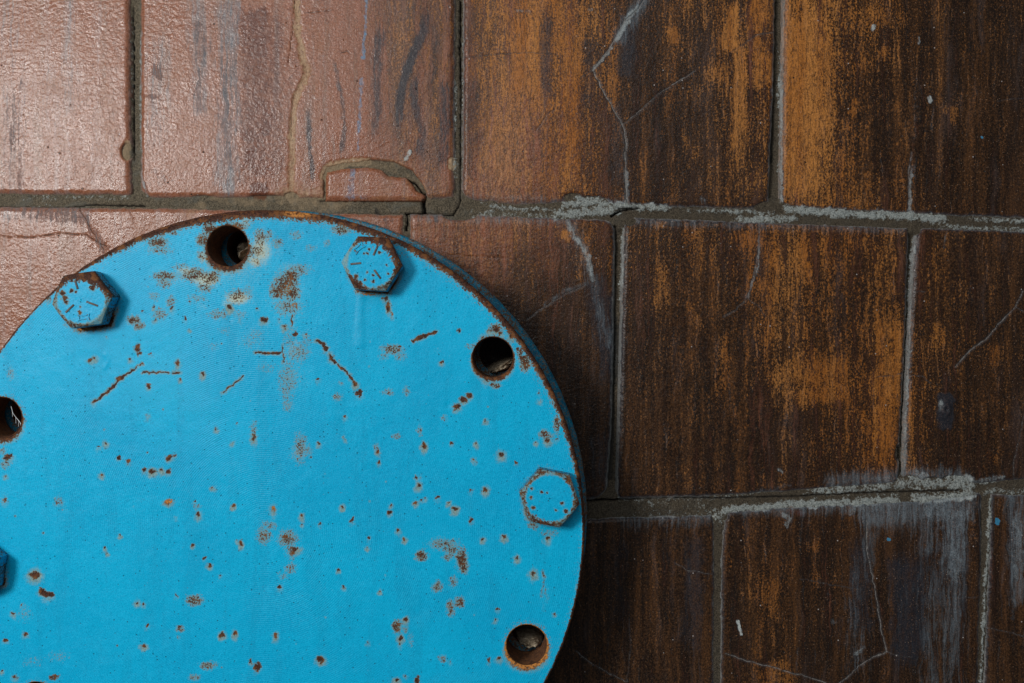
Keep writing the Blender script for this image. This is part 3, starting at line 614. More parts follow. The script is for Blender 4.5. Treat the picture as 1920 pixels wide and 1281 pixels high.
# fragment broken out of the second tile, and the channel round it
FRAG = [(609,377),(610,330),(612,322),(640,316),(690,313),(716,318),(728,330),(760,333),(772,344),(780,357),(795,366),(796,372),(790,377)]
CHAN = [(607,400),(607,328),(614,315),(650,306),(700,301),(738,304),(770,319),(790,343),(803,372),(805,400)]
CHIPS = [  # x, y, rx, ry : bites out of tile edges, filled by mortar
 (239,284,11,14),(1450,392,34,14),(1480,396,22,10),(862,392,40,20),(1688,850,7,16),(1708,905,18,12),(1752,905,20,8),(1790,902,24,9),
(1350,970,14,10),(1075,372,16,9),(1110,378,30,9),(545,372,14,10),(1180,414,12,8),(1715,430,12,12),(380,372,22,5),(500,372,40,5),
]
def chip_sd(x, y):
    d = np.full(x.shape, 99.0)
    for cx, cy, rx, ry in CHIPS:
        q = np.hypot((x - cx) / rx, (y - cy) / ry)
        d = np.minimum(d, (q - 1) * min(rx, ry))
    return d
def tile_sd(x, y, T):
    L, R, t, b, sp, cr, lab = T
    dl = x - L(y); dr = R(y) - x; dt = y - t(x); db = b(x) - y
    d = np.minimum(np.minimum(dl, dr), np.minimum(dt, db))
    for (a, c), r in zip(((dl, dt), (dr, dt), (dl, db), (dr, db)), cr):
        cor = (a < r) & (c < r)
        dc = r - np.hypot(r - a, r - c)
        d = np.where(cor, np.minimum(d, dc), d)
    return d

def surf_wave(x, y):
    return (fbm(x / 260, y / 260, 40, 2) - .5) * 1.2e-3

def tile_height(x, y, d, A):
    h = surf_wave(x, y)
    h = h - 0.0011 * (1 - sstep(0, 9, d)) - 0.0007 * (1 - sstep(0, 3, d))
    h = h - np.clip(-d, 0, 6) * 0.0011
    h = h - 0.00055 * np.exp(-(A['crack_light'] / 1.3) ** 2) - 0.00045 * np.exp(-(A['crack_dark'] / 1.3) ** 2)
    h = h - 0.0008 * sstep(.35, .95, A['tan']) * (0.3 + 1.3 * fbm(x / 6, y / 6, 61))
    h = h + 0.00035 * sstep(.4, .9, A['pale']) * fbm(x / 5, y / 5, 62)
    h = h + (fbm(x / 11, y / 9, 63, 3) - .5) * 0.00022
    # knot on the right-hand tile
    q = np.hypot((x - 1773) / 9, (y - 768) / 14)
    h = h + 0.0034 * np.exp(-q ** 2 * 1.2) - 0.0030 * np.exp(-(q / .4) ** 2)
    return h

wall = thing("tiled_wall", "old wall of glazed clay tiles in grey mortar, pink at left to sooty dark brown at right", "wall", (0, 0.03, wz(1510)))
wroot = Vector(wall.location)

def build_grid_part(name, x, y, h, quads, attrs, mat, parent, label=None, kind=None, origin=None):
    X = wx(x); Z = wz(y); Y = -h
    ox, oy, oz = origin if origin is not None else (X.mean(), 0.0, Z.mean())
    V = np.stack([X - ox, Y - oy, Z - oz], 1)
    me = make_mesh(name, V, quads, attrs)
    o = link(name, me, mat, parent, label, kind)
    o.location = Vector((ox, oy, oz)) - Vector(parent.location)
    return o

for T in TILES:
    L, R, t, b, sp, cr, lab = T
    yc = float((t(np.array(960.)) + b(np.array(960.))) / 2)
    xa, xb = float(L(np.array(yc))), float(R(np.array(yc)))
    ya = float(t(np.array((xa + xb) / 2))); yb = float(b(np.array((xa + xb) / 2)))
    # parameter lines: fine inside the photograph, coarser outside it
    def lines(a, b, lo, hi, fine):
        out = [a]
        while out[-1] < b:
            v = out[-1]; st = fine if lo - 12 < v < hi + 12 else 7.0
            if v < lo - 12: st = min(7.0, max(fine, lo - 12 - v))
            out.append(v + st)
        o = np.array(out[:-1] + [b]); return (o - a) / (b - a)
    m = 2.5
    s = lines(xa - m, xb + m, 0, 1920, sp); tt = lines(ya - m, yb + m, 0, 1281, sp)
    Sg, Tg = np.meshgrid(s, tt)
    Sg = Sg.ravel(); Tg = Tg.ravel()
    x = xa + (xb - xa) * Sg; y = ya + (yb - ya) * Tg
    for k in range(3):
        lx = L(y) - m; rx_ = R(y) + m; x = lx + (rx_ - lx) * Sg
        ty = t(x) - m; by = b(x) + m; y = ty + (by - ty) * Tg
    d = tile_sd(x, y, T)
    d = np.minimum(d, chip_sd(x, y) * 2.2)
    d = d + (fbm(x / 13, y / 13, 71, 4, .6) - .5) * 4.6 - .3
    isB = lab is not None and lab.startswith("cracked pink")
    if isB:
        d = np.minimum(d, -poly_sd(x, y, CHAN) * 3 + (fbm(x / 9, y / 9, 72, 4, .6) - .5) * 14)
    # hidden behind the flange: keep it coarse by dropping most verts is not needed, grid is cheap
    A = features(x, y)
    so, oc = base_tone(x, y)
    h = tile_height(x, y, d, A)
    quads = grid_quads(len(s), len(tt))
    # drop cells deep in chips, and cells well hidden behind the pipe flange
    dq = d[quads].max(1)
    rq = np.hypot(x[quads].mean(1) - 530, y[quads].mean(1) - 970)
    keep = (dq > -3.5)
    quads = quads[keep]
    A.update(soot=so, ochre=oc, edge=d)
    V = np.stack([x, y, h], 1)
    V, quads, A, _ = compact(V, quads, A)
    build_grid_part("tile", V[:, 0], V[:, 1], V[:, 2], quads[:, ::-1][:, ::-1], A, M_TILE, wall, lab)

# the broken fragment
xs = np.arange(600, 806, 1.7); ys = np.arange(305, 384, 1.7)
x, y = [q.ravel() for q in np.meshgrid(xs, ys)]
d = poly_sd(x, y, FRAG) + (fbm(x / 7, y / 7, 81) - .5) * 2
A = features(x, y)
so, oc = base_tone(x, y); A.update(soot=so * .5, ochre=oc, edge=d + 6)
A['tan'] *= .45
h = tile_height(x, y, np.clip(d, -2, 50), A) - np.clip(-d, 0, 5) * .0016
quads = grid_quads(len(xs), len(ys)); keep = d[quads].max(1) > -3.0
V, quads, A, _ = compact(np.stack([x, y, h], 1), quads[keep], A)
build_grid_part("tile_fragment", V[:, 0], V[:, 1], V[:, 2], quads, A, M_TILE, wall, "half-moon piece of pink tile broken loose above the mortar joint")

# mortar: one rough sheet that shows in every joint and chip
mx_ = np.concatenate([np.arange(-340, -20, 8.0), np.arange(-20, 1940, 2.0), np.arange(1940, 2370, 8.0)])
my_ = np.concatenate([np.arange(-180, -14, 8.0), np.arange(-14, 1296, 2.0), np.arange(1296, 1490, 8.0)])
x, y = [q.ravel() for q in np.meshgrid(mx_, my_)]
dj = np.full(x.shape, -50.0)
for T in TILES:
    L, R, t, b, sp, cr, lab = T
    sel = (x > L(y) - 30) & (x < R(y) + 30) & (y > t(x) - 30) & (y < b(x) + 30)
    if sel.any(): dj[sel] = np.maximum(dj[sel], tile_sd(x[sel], y[sel], T))
ch = chip_sd(x, y)
cn = poly_sd(x, y, CHAN)
showm = (dj < 16) | (ch < 8) | (cn > -8)
nx = len(mx_)
quads = grid_quads(nx, len(my_)); quads = quads[showm[quads].any(1)]
V, quads, D, used = compact(np.stack([x, y], 1), quads, {'dj': dj, 'cn': cn})
x, y = V[:, 0], V[:, 1]
A = features(x, y); so, oc = base_tone(x, y)
hm = -0.0017 + surf_wave(x, y) + (fbm(x / 22, y / 22, 91, 4, .6) - .5) * .0014 + (fbm(x / 4, y / 4, 92, 3, .6) - .5) * .0008
# recessed vertical joints
vj = np.zeros(x.shape)
for (l, r), ylo, yhi, dep in ((X_AB, -200, 368, .0016), (X_BC, -200, 372, .0010), (X_CD, -200, 375, .0048), (X_FG, 425, 925, .0042), (X_GH, 432, 895, .0046), (X_3A, 990, 1500, .0004), (X_3B, 940, 1500, .0002)):
    c = (l(y) + r(y)) / 2; w = (r(y) - l(y)) / 2
    vj = np.maximum(vj, dep * np.exp(-((x - c) / (w + 2)) ** 4) * sstep(ylo, ylo + 14, y) * (1 - sstep(yhi - 12, yhi + 6, y)))
hm = hm - vj + .0011 * sstep(.35, .9, A['pale'])
# channel round the fragment falls away to the right
inch = sstep(-4, 4, D['cn']) * (1 - sstep(376, 382, y))
hm = hm - inch * .0004 - inch * .0022 * sstep(735, 800, x) * sstep(-2, 9, -poly_sd(x, y, FRAG) * -1 + 9)
# mortar slab left of the step stands proud
hm = hm + .0012 * (1 - sstep(789, 795, x)) * sstep(600, 640, x) * sstep(376, 380, y) * (1 - sstep(398, 403, y))
cdk = A['crack_dark']
for hw, dep, pts in SLITS:
    dd, _ = seg_dist(x + (fbm(x / 8, y / 8, 95) - .5) * 3.5, y + (fbm(x / 8, y / 8, 96) - .5) * 3.5, pts)
    hm = hm - dep * 1e-3 * np.exp(-(dd / (hw * 1.15)) ** 4)
    cdk = np.minimum(cdk, np.maximum(dd - hw * .6, 0) * 1.3)
A['crack_dark'] = cdk
A.update(soot=so, ochre=oc)
build_grid_part("mortar", x, y, hm, quads, A, M_MORTAR, wall)
# masonry behind, so that slits do not open on nothing
v = np.array([(wx(-352), .0085, wz(1512)), (wx(2382), .0085, wz(1512)), (wx(2382), .0085, wz(-192)), (wx(-352), .0085, wz(-192)),
              (wx(-352), .08, wz(1512)), (wx(2382), .08, wz(1512)), (wx(2382), .08, wz(-192)), (wx(-352), .08, wz(-192))]) - np.array(wroot)
me = make_mesh("backing_masonry", v, [(0,1,2,3),(5,4,7,6),(4,0,3,7),(1,5,6,2),(3,2,6,7),(4,5,1,0)],
               dict(soot=1.0, ochre=0, tan=0, pale=0, haze=0, inky=.8, red=0, blue=0, crack_light=12, crack_dark=12), smooth=False)
link("backing_masonry", me, M_MORTAR, wall)

# ================================================================== THE FLANGE
R_OUT = 601.0; R_BC = 537.0; R_HOLE = 38.0
CX, CY = 496.0, 994.0
def fx(px): return (px - 960.0) * SF
def fz(py): return (640.5 - py) * SF
TH = 0.030
flange = thing("pipe_flange", "big round bright blue flange with chipped rusty paint, bolted before the tiled wall", "flange", (fx(CX), 0.0, fz(CY)))
F0 = Vector(flange.location)
HOLES = [97.4, 37.1, -23.7, 156.9, 217.0, 277.0]
BOLTS = [(67.4, -3), (7.0, -11), (127.2, 8.5), (187.0, 21), (247.0, 14), (307.0, -20)]
hole_xy = [(R_BC * math.cos(math.radians(a)), R_BC * math.sin(math.radians(a))) for a in HOLES]   # y up, px

# --- rust drawing on the plate.  photo pixels
SPOT = [ # x, y, rx, ry, angle, strength
 (65,1078,9,7,20,1.1),(80,1110,9,6,-60,1.1),(92,1116,10,5.5,-10,1.1),(223,858,6,3,-15,1),(240,866,5,4.5,0,1),(270,879,5,4,0,1),(285,884,7,5,10,1),(302,881,3.5,3.5,0,.9),(315,885,7,4,20,1),(317,858,8,5,30,1),(327,853,2.5,2.5,0,1),
 (602,1237,7,6,0,1.1),(666,720,5,5,0,1),(673,736,6,7.5,-30,1.1),(596,712,4,3,0,1),(795,836,4.5,8,10,1),(857,762,7,5.5,0,1),(870,750,9,6,-45,1.05),(880,741,6,6,-50,1),(853,770,3,3,0,.8),
 (940,853,7,6,0,.8),(914,830,0,0,0,0),(847,831,3.5,3.5,0,1),(853,955,5,4.5,0,1),(841,943,2.5,2.5,0,.9),(883,975,4,5,0,1),(910,919,5,6,0,.85),(884,920,4,4,0,.75),(820,933,5,4,-30,.85),(789,939,3,3,0,.9),(778,943,3,3.5,0,.9),(797,935,3,3,0,.8),(785,911,4.5,5,0,.85),(782,894,5,4,0,.85),(730,961,4.5,4.5,0,1),(732,946,3,3,0,.8),
 (708,846,4,4.5,0,1),(711,866,3,4.5,0,1),(646,782,3,3.5,0,.9),(597,831,4.5,3,0,.9),(440,1188,3.5,6,0,1),(416,1190,6,5,30,.95),(428,1190,0,0,0,0),(270,1211,5,3,-20,1),(268,1133,1.8,4,0,1.0),(257,1130,3,3,0,.9),(452,1020,3,5,0,1),(444,1015,1.5,2,0,1),(412,1081,1.8,2,0,1),(225,1005,2,2.2,0,1.1),
 (393,1060,5,3,-25,.9),(383,1047,4,3,0,.75),(362,1022,3,3,0,.9),(197,1027,3,3.5,0,.9),(202,1036,2,2,0,1),(331,1117,3.5,3.5,0,.8),(276,1172,5,3,70,.9),(380,702,3,5,0,1.0),(279,723,5,5.5,0,.9),(333,681,3,6,15,1.0),(337,711,3,2,30,1),(170,675,7,2.5,35,1),(178,671,3,3,0,1),
 (495,600,8,5,-30,1),(548,607,2.4,9,0,.9),(533,612,5,3,0,.8),(524,600,4,3,20,.85),(553,627,8,5,0,.9),(533,617,3,2,0,.8),(572,627,3,3,0,.8),(431,576,4,5,30,1.1),(548,535,0,0,0,0),(728,575,4.5,13,5,.95),(722,560,6,5,0,.8),(735,590,2,6,0,.8),
 (610,655,3,4,0,.8),(622,671,5,6,-30,1.0),(630,660,0,0,0,0),(742,648,3,2,0,.9),(750,650,4,3,0,1),(830,593,0,0,0,0),(860,620,4,4,0,.9),(862,617,5,5,0,.7),(828,679,4,3,20,.9),(810,684,0,0,0,0),(833,680,2,2,0,1),
 (930,617,7,5,10,.9),(938,625,5,6,0,.8),(918,622,6,5,0,.7),(958,631,4,6,20,1),(905,631,5,4,0,.75),(912,714,5,4,0,.9),(924,720,4,3,0,.8),(970,655,4,5,0,.9),(980,672,8,7,0,.85),(983,680,0,0,0,0),
 (1010,735,2.5,5,0,.7),(1012,751,3,3,0,.6),(1022,812,3.5,4,-10,.8),(1043,788,3,6,-20,.9),(1050,800,0,0,0,0),(1027,826,6,5,0,.8),(1044,822,3,3,0,.8),(1004,830,2,2,0,.8),(968,868,4,4,0,.8),(889,862,2.5,2.5,0,.8),(893,832,3,3,0,.8),(914,787,0,0,0,0),(910,788,3,3,0,.8),
 (1027,1010,4,5,0,.9),(1000,1076,5,7,0,.8),(996,1072,0,0,0,0),(1018,1075,2.5,8,5,.8),(1024,1110,2,14,5,.65),(1020,1135,2,10,5,.4),(970,1046,3.5,3.5,0,.9),(945,1007,5,3.5,-35,.9),(905,1010,4,3.5,30,.85),(933,1142,3,4,0,.9),(928,1162,3,3,0,.75),(1040,1150,5,6,0,.6),(963,1239,0,0,0,0),
 (917,1238,3,8,15,.85),(936,1235,5,4,0,.8),(897,1278,0,0,0,0),(868,1275,0,0,0,0),(783,1275,5,9,10,1.0),(744,1275,5,4,30,.95),(760,1267,5,3,0,.7),(482,1250,7,9,-15,1.1),(470,1240,4,6,0,.9),(516,1192,3,5,10,1.1),(519,1196,0,0,0,0),(690,1205,3,3,0,.9),(751,1196,4,5,0,1.0),(750,1207,3,6,0,.7),(760,1162,4,4,0,.9),(757,1012,3,3,0,.85),(691,1009,3,4,0,.85),(689,1027,2.5,2.5,0,.9),(747,995,3.5,3.5,0,.85),(845,1240,3,4,0,.7),
 (644,1101,3.5,3.5,0,.85),(634,1068,3,3,0,.8),(524,1100,4,3.5,0,1.0),(712,1107,1.8,2.2,0,1.1),(550,1032,5,9,-40,.9),(556,1029,6,3,30,.9),(535,1007,6,3.5,0,.9),(513,955,4.5,8,15,.8),(566,968,3,4,0,.9),(599,982,4,4,0,.8),(566,983,2,2,0,1),(660,975,4.5,7,-20,.9),(701,998,0,0,0,0),(642,950,3,3,0,1.1),(694,918,0,0,0,0),
 (8,860,0,0,0,0),(15,857,8,7,40,.95),(5,845,6,12,0,.6),(10,892,3,3,0,.7),(8,937,5,8,0,.8),(30,1140,0,0,0,0),(48,1189,6,5,20,.85),(10,1200,6,4,20,.9),(103,1270,14,7,15,.75),(40,1134,5,5,20,.6),(24,1150,3,3,0,.8),(4,1258,3,3,0,.9),(28,1270,5,4,0,.8),
 (105,943,3,3,0,.9),(115,930,0,0,0,0),(115,940,6,6,0,.6),(190,955,0,0,0,0),(191,890,3,2.5,0,.9),(198,831,3,2.5,0,.8),(185,838,2.5,2,0,1),(191,892,0,0,0,0),(250,945,0,0,0,0),(187,890,0,0,0,0),(315,942,11,5,10,.85),(365,939,3,3,0,.9),(437,948,3,2,0,1),(372,965,4,5,0,.9),(330,970,4,6,0,.5),(399,915,3.5,2,-10,1),(475,820,5,9,0,.75),(479,790,4,4,0,.6),(405,804,2.5,2.5,0,.9),(436,830,4,4,0,.65),(277,780,4,5,0,.5),(445,792,2.5,2,0,.9),(365,786,0,0,0,0),
 (1094,985,2,10,0,.7),(1092,1030,2,10,0,.7),(1089,1064,3,7,0,.8),(1082,1100,2,7,0,.7),(1073,1145,4,6,0,.8),(1040,905,0,0,0,0),(1080,850,2,9,0,.7),
 (258,652,7,8,0,.85),(262,662,6,4,20,.9),(244,673,3,4,0,.8),(282,664,8,3,10,.7),(293,641,0,0,0,0),(500,590,0,0,0,0),(483,578,3,3,0,.9),(451,597,2,5,0,.6),(478,560,0,0,0,0),
 (190,600,5,3,20,.9),(268,582,3,2.5,30,.9),(288,575,3,4,30,.8),(322,578,5,3,40,1),(325,580,0,0,0,0),(290,600,6,5,0,.7),(348,597,4,5,30,.8),(355,566,4,3,0,.75),(355,616,3,2,0,.9),(374,550,0,0,0,0),(200,630,3,2,20,.8),
]
LINE = [ # half width, strength, points
 (2.4,1.1,[(187,747),(200,737),(222,715),(232,708)]),(1.6,1.1,[(232,708),(252,692),(267,682)]),(2.6,1.1,[(174,755),(181,749)]),(3.2,.95,[(220,710),(238,703)]),(1.8,1.05,[(267,699),(290,698),(316,699)]),(2.0,1.0,[(326,699),(336,698)]),
 (1.8,1.0,[(417,738),(430,728),(443,716),(455,706)]),(2.6,1.1,[(478,661),(500,662),(523,662)]),(1.6,.75,[(523,662),(530,655),(532,680)]),(3.0,1.1,[(594,640),(606,645),(612,655)]),(2.8,1.1,[(618,664),(624,675),(628,680)]),(2.2,1.0,[(634,684),(645,692),(650,700)]),
 (1.6,.8,[(652,700),(658,712)]),(2.2,1.0,[(655,703),(668,722)]),(3.4,.9,[(775,640),(790,633),(802,628),(818,622)]),(2.4,.8,[(778,636),(798,626)]),(1.5,.7,[(548,590),(549,610)]),(1.6,.8,[(530,650),(533,678)]),
 (1.2,.6,[(712,652),(735,648),(745,650)]),(1.2,.9,[(645,820),(648,830)]),(1.5,.6,[(1015,1120),(1022,1078)]),
]
CLUS = [ # x, y, rx, ry, strength : speckled patches
 (365,515,34,18,.75),(395,520,24,14,.9),(310,518,32,12,.75),(308,530,20,16,.6),(385,540,22,14,.6),(340,500,24,10,.5),(372,560,26,10,.5),(445,555,26,16,.7),(465,548,14,18,.5),(395,430,22,14,.9),(380,450,16,18,.8),(445,425,24,12,.8),(460,420,16,14,.6),(378,480,16,14,.6),
 (480,470,24,16,.7),(488,445,16,22,.7),(505,440,12,12,.6),(520,455,14,16,.6),(555,440,18,12,.5),(582,465,16,10,.45),(615,455,10,8,.5),(480,490,12,16,.6),(535,535,32,32,.80),(545,520,20,20,.9),(522,545,22,20,.85),(548,550,20,16,.9),(560,505,30,14,.6),(540,575,34,22,.6),(546,560,14,20,.6),
 (295,455,26,14,.8),(270,445,22,10,.7),(320,435,20,8,.6),(250,600,16,12,.9),(262,612,14,10,.8),(300,590,18,16,.6),(320,565,14,14,.6),(290,555,14,12,.5),(410,590,26,14,.55),(450,590,20,10,.45),(470,640,30,20,.35),(545,640,20,60,.4),(540,710,26,50,.5),(560,660,26,24,.55),(575,640,16,24,.4),(500,690,30,16,.35),(480,625,18,12,.4),
 (735,655,26,12,.75),(750,668,18,12,.5),(720,668,14,12,.45),(563,838,16,34,.62),(575,845,16,16,.5),(560,860,22,18,.4),(475,812,10,30,.55),(537,735,12,30,.5),(540,760,14,18,.5),(632,745,14,10,.6),(728,735,16,8,.6),(762,733,8,12,.6),(788,808,8,14,.6),(743,818,12,8,.6),(832,785,8,10,.5),(707,838,8,12,.5),(640,720,8,6,.5),
 (832,1020,40,16,.6),(790,1042,16,12,.9),(865,1050,14,26,.95),(845,1030,18,18,.7),(820,1020,20,10,.6),(840,1045,14,10,.6),(870,1065,12,14,.9),(820,1100,12,12,.8),(850,1090,10,14,.6),(845,1140,12,20,.75),(862,1130,12,14,.8),(745,1175,12,16,.9),(760,1180,8,10,.6),(770,1200,8,20,.4),(540,1010,24,22,.7),(495,1005,18,20,.7),(548,1035,16,16,.7),(545,1065,14,14,.6),(530,1080,16,12,.4),(505,985,20,14,.5),
 (365,1125,20,14,.8),(338,1178,10,8,.8),(335,1195,6,5,.5),(390,1248,20,10,.75),(365,1270,14,8,.6),(110,938,14,10,.5),(120,955,12,10,.3),(830,1236,12,10,.6),(370,950,10,8,.5),(420,620,16,10,.4),(400,650,14,10,.35),(20,700,10,20,.5),(10,870,14,14,.6),(460,690,0,0,0),
 (985,680,14,20,1.0),(975,660,10,12,.8),(893,655,10,14,.7),(882,650,14,8,.5),(930,722,14,8,.8),(1020,815,14,12,.8),(1044,795,8,24,.8),(930,615,18,12,.8),(1028,818,16,10,.6),(1030,905,0,0,0),(640,430,24,14,.8),(700,450,20,8,.6),(790,470,14,8,.8),(815,485,16,8,.9),(650,700,0,0,0),(470,400,20,10,.5),
 (110,1230,30,16,.35),(45,1150,20,24,.35),(60,1240,30,18,.3),(690,585,20,30,.15),(1030,1000,24,10,.5),(1000,985,16,10,.7),(160,618,30,8,.8),(130,610,14,8,.5),(90,560,10,14,.6),(300,470,30,12,.55),
]
PRIM = [(430,500,110,60,.42),(330,520,60,40,.36),(540,560,70,80,.34),(480,620,80,60,.26),(560,700,40,60,.3),(490,470,22,34,.9),(478,490,16,14,.9),(350,508,26,10,.75),(385,525,30,16,.95),(445,560,26,12,1.0),(425,570,14,8,.6),(395,460,12,30,.35),(382,482,14,12,.7),(520,470,20,30,.35),(540,500,36,16,.4),(560,560,30,30,.3),(380,575,20,10,.4),(560,850,26,28,.4),(1045,1250,0,0,0),(550,660,26,40,.4),(230,765,0,0,0),(178,760,10,10,.4),(85,1128,12,9,.45),(470,560,50,40,.28),(440,600,60,30,.22),(390,440,40,20,.3),(458,415,22,18,.55),(868,1056,10,20,.55),(820,655,18,16,.3),(540,1065,16,14,.3),(735,575,14,26,.3),(985,680,18,22,.5)]
ORNG = [(552,574,8,7,1.0),(316,940,12,7,1.0),(512,955,6,9,.9),(562,400,36,9,1.0),(540,540,10,16,.6),(735,590,10,24,.5),(298,580,5,4,.8),(690,552,26,5,.9),(160,617,18,4,1.0),(1035,992,30,6,1.0)]

def plate_attrs(px, py):
    n = px.shape
    rust = np.zeros(n); speck = np.zeros(n); halo = np.zeros(n); prim = np.zeros(n); org = np.zeros(n); drip = np.zeros(n)
    wx_ = px + (fbm(px / 7, py / 7, 101) - .5) * 8; wy_ = py + (fbm(px / 7, py / 7, 102) - .5) * 8
    def near(cx, cy, m): return np.nonzero((np.abs(px - cx) < m) & (np.abs(py - cy) < m))[0]
    for cx, cy, rx, ry, an, st in SPOT:
        if st <= 0: continue
        m = max(rx, ry) * 3.2 + 14; s = near(cx, cy, m)
        if not len(s): continue
        c, sn = math.cos(math.radians(an)), math.sin(math.radians(an))
        dx, dy = wx_[s] - cx, wy_[s] - cy
        u = dx * c - dy * sn; v = dx * sn + dy * c
        q = np.hypot(u / rx, v / ry) * 1.15
        rust[s] = np.maximum(rust[s], st * np.clip(1.0 - q * .5, 0, 1) * (1.0 if st > .7 else .9))
        dyy = dy - 3
        q2 = np.hypot(dx / (rx + 3.0), dyy / (ry + 4.0))
        hk = .45 + .75 * ((cx * 7.13 + cy * 3.71) % 1.0)
        halo[s] = np.maximum(halo[s], st * .95 * hk * np.exp(-(q2 / (.9 + .5 * ((cx * 2.7 + cy * 5.3) % 1.0))) ** 2))
    for hw, st, pts in LINE:
        ax = [p[0] for p in pts]; ay = [p[1] for p in pts]
        s = np.nonzero((px > min(ax) - 20) & (px < max(ax) + 20) & (py > min(ay) - 20) & (py < max(ay) + 20))[0]
        if not len(s): continue
        d, _ = seg_dist(wx_[s], wy_[s], pts)
        hwn = hw * (.15 + 1.25 * fbm(px[s] / 6, py[s] / 6, 107, 3, .6))
        rust[s] = np.maximum(rust[s], st * np.clip(1.0 - d / hwn * .5, 0, 1))
        halo[s] = np.maximum(halo[s], .7 * st * np.exp(-(d / (hw + 3.0)) ** 2))
    for cx, cy, rx, ry, st in CLUS:
        if st <= 0: continue
        s = near(cx, cy, max(rx, ry) * 2.6)
        if not len(s): continue
        q = np.hypot((wx_[s] - cx) / rx, (wy_[s] - cy) / ry)
        v = st * np.exp(-(q / .9) ** 2.6)
        v = v * 1.12; speck[s] = np.maximum(speck[s], v); halo[s] = np.maximum(halo[s], v * .78)
    for cx, cy, rx, ry, st in PRIM:
        if st <= 0: continue
        s = near(cx, cy, max(rx, ry) * 3)
        if not len(s): continue
        q = np.hypot((wx_[s] - cx) / rx, (wy_[s] - cy) / ry); prim[s] = np.maximum(prim[s], st * np.exp(-q ** 2))
    for cx, cy, rx, ry, st in ORNG:
        s = near(cx, cy, max(rx, ry) * 3)
        if not len(s): continue
        q = np.hypot((px[s] - cx) / rx, (py[s] - cy) / ry); org[s] = np.maximum(org[s], st * np.exp(-q ** 2))
        if rx < 20 or True:
            rust[s] = np.maximum(rust[s], .62 * st * np.exp(-(q / 1.0) ** 2)) if rx < 30 and cy > 410 else rust[s]
    # rim wear
    r = np.hypot(px - CX, py - CY); th = np.degrees(np.arctan2(CY - py, px - CX))
    wr = np.interp(th, [-180, -60, -28, -10, 4, 12, 25, 45, 60, 66, 72, 80, 95, 108, 125, 140, 180], [3, 3, 4, 4, 4, 7, 9, 10, 11, 8, 12, 12, 14, 13, 6, 4, 3])
    e = R_OUT - r
    nzr = fbm(px / 19, py / 19, 111, 5, .65)
    v = np.clip(1.05 - e / (wr * (0.55 + .95 * nzr)) * .5, 0, 1)
    rust = np.maximum(rust, v)
    halo = np.maximum(halo, .75 * np.exp(-np.clip(e / (wr * 1.5), 0, 5) ** 2))
    speck = np.maximum(speck, np.interp(th, [-180, 5, 30, 100, 120, 140], [.2, .25, .5, .62, .5, .3]) * np.exp(-np.clip(e / 26, 0, 5) ** 2))
    # hole rims
    hw = [(97.4, 7.0), (37.1, 4.5), (-23.7, 6.0), (156.9, 6.0), (217, 4), (277, 4)]
    for (hx, hy), (_, w) in zip(hole_xy, hw):
        qx, qy = CX + hx, CY - hy
        s = near(qx, qy, 70)
        if not len(s): continue
        dd = np.hypot(px[s] - qx, py[s] - qy) - R_HOLE
        down = .55 + .75 * np.clip((py[s] - qy) / R_HOLE, -0.4, 1)
        ww = w * down * (.45 + 1.1 * fbm(px[s] / 8, py[s] / 8, 115))
        rust[s] = np.maximum(rust[s], np.clip(.95 - dd / (ww + .5) * .45, 0, 1))
        halo[s] = np.maximum(halo[s], .85 * np.exp(-(dd / (w * 1.9 * down)) ** 2))
        org[s] = np.maximum(org[s], .75 * np.exp(-((dd - 2) / 7) ** 2) * (qy > 1100) + .3 * np.exp(-((dd - 2) / 6) ** 2))
        speck[s] = np.maximum(speck[s], .5 * np.exp(-(dd / (w * 2.2)) ** 2))
    # grime and rust where the bolt heads sit
    for ba, brot in BOLTS:
        qx, qy = CX + R_BC * math.cos(math.radians(ba)), CY - R_BC * math.sin(math.radians(ba))
        s = near(qx, qy, 90)
        if not len(s): continue
        dx, dy = px[s] - qx, qy - py[s]
        t_ = np.arctan2(dy, dx) - math.radians(brot)
        hr = 49.0 / np.cos((t_ % (math.pi / 3)) - math.pi / 6)
        dd = np.clip(np.hypot(dx, dy) - hr, 0, 99)
        low = .35 + .65 * sstep(0, -40, dy)
        nn = fbm(px[s] / 10, py[s] / 10, 118, 4, .6)
        rust[s] = np.maximum(rust[s], (.35 + .5 * nn) * low * np.exp(-(dd / 4.5) ** 2) * 1.15)
        halo[s] = np.maximum(halo[s], (.3 + .9 * nn) * low * np.exp(-(dd / 9) ** 2))
        speck[s] = np.maximum(speck[s], .45 * low * np.exp(-(dd / 12) ** 2))
    # paint run below the upper right bolt
    d, t = seg_dist(px, py, [(678, 545), (674, 600), (674, 644)])
    wd = 7 + 2 * t
    drip = np.exp(-(d / wd) ** 3)
    d2, _ = seg_dist(px, py, [(197, 665), (203, 676), (196, 690)]); drip = np.maximum(drip, .7 * np.exp(-(d2 / 4) ** 4))
    return dict(rust=rust, speck=speck, halo=halo, primer=prim, orange=org, drip=drip, bare=np.zeros(n))

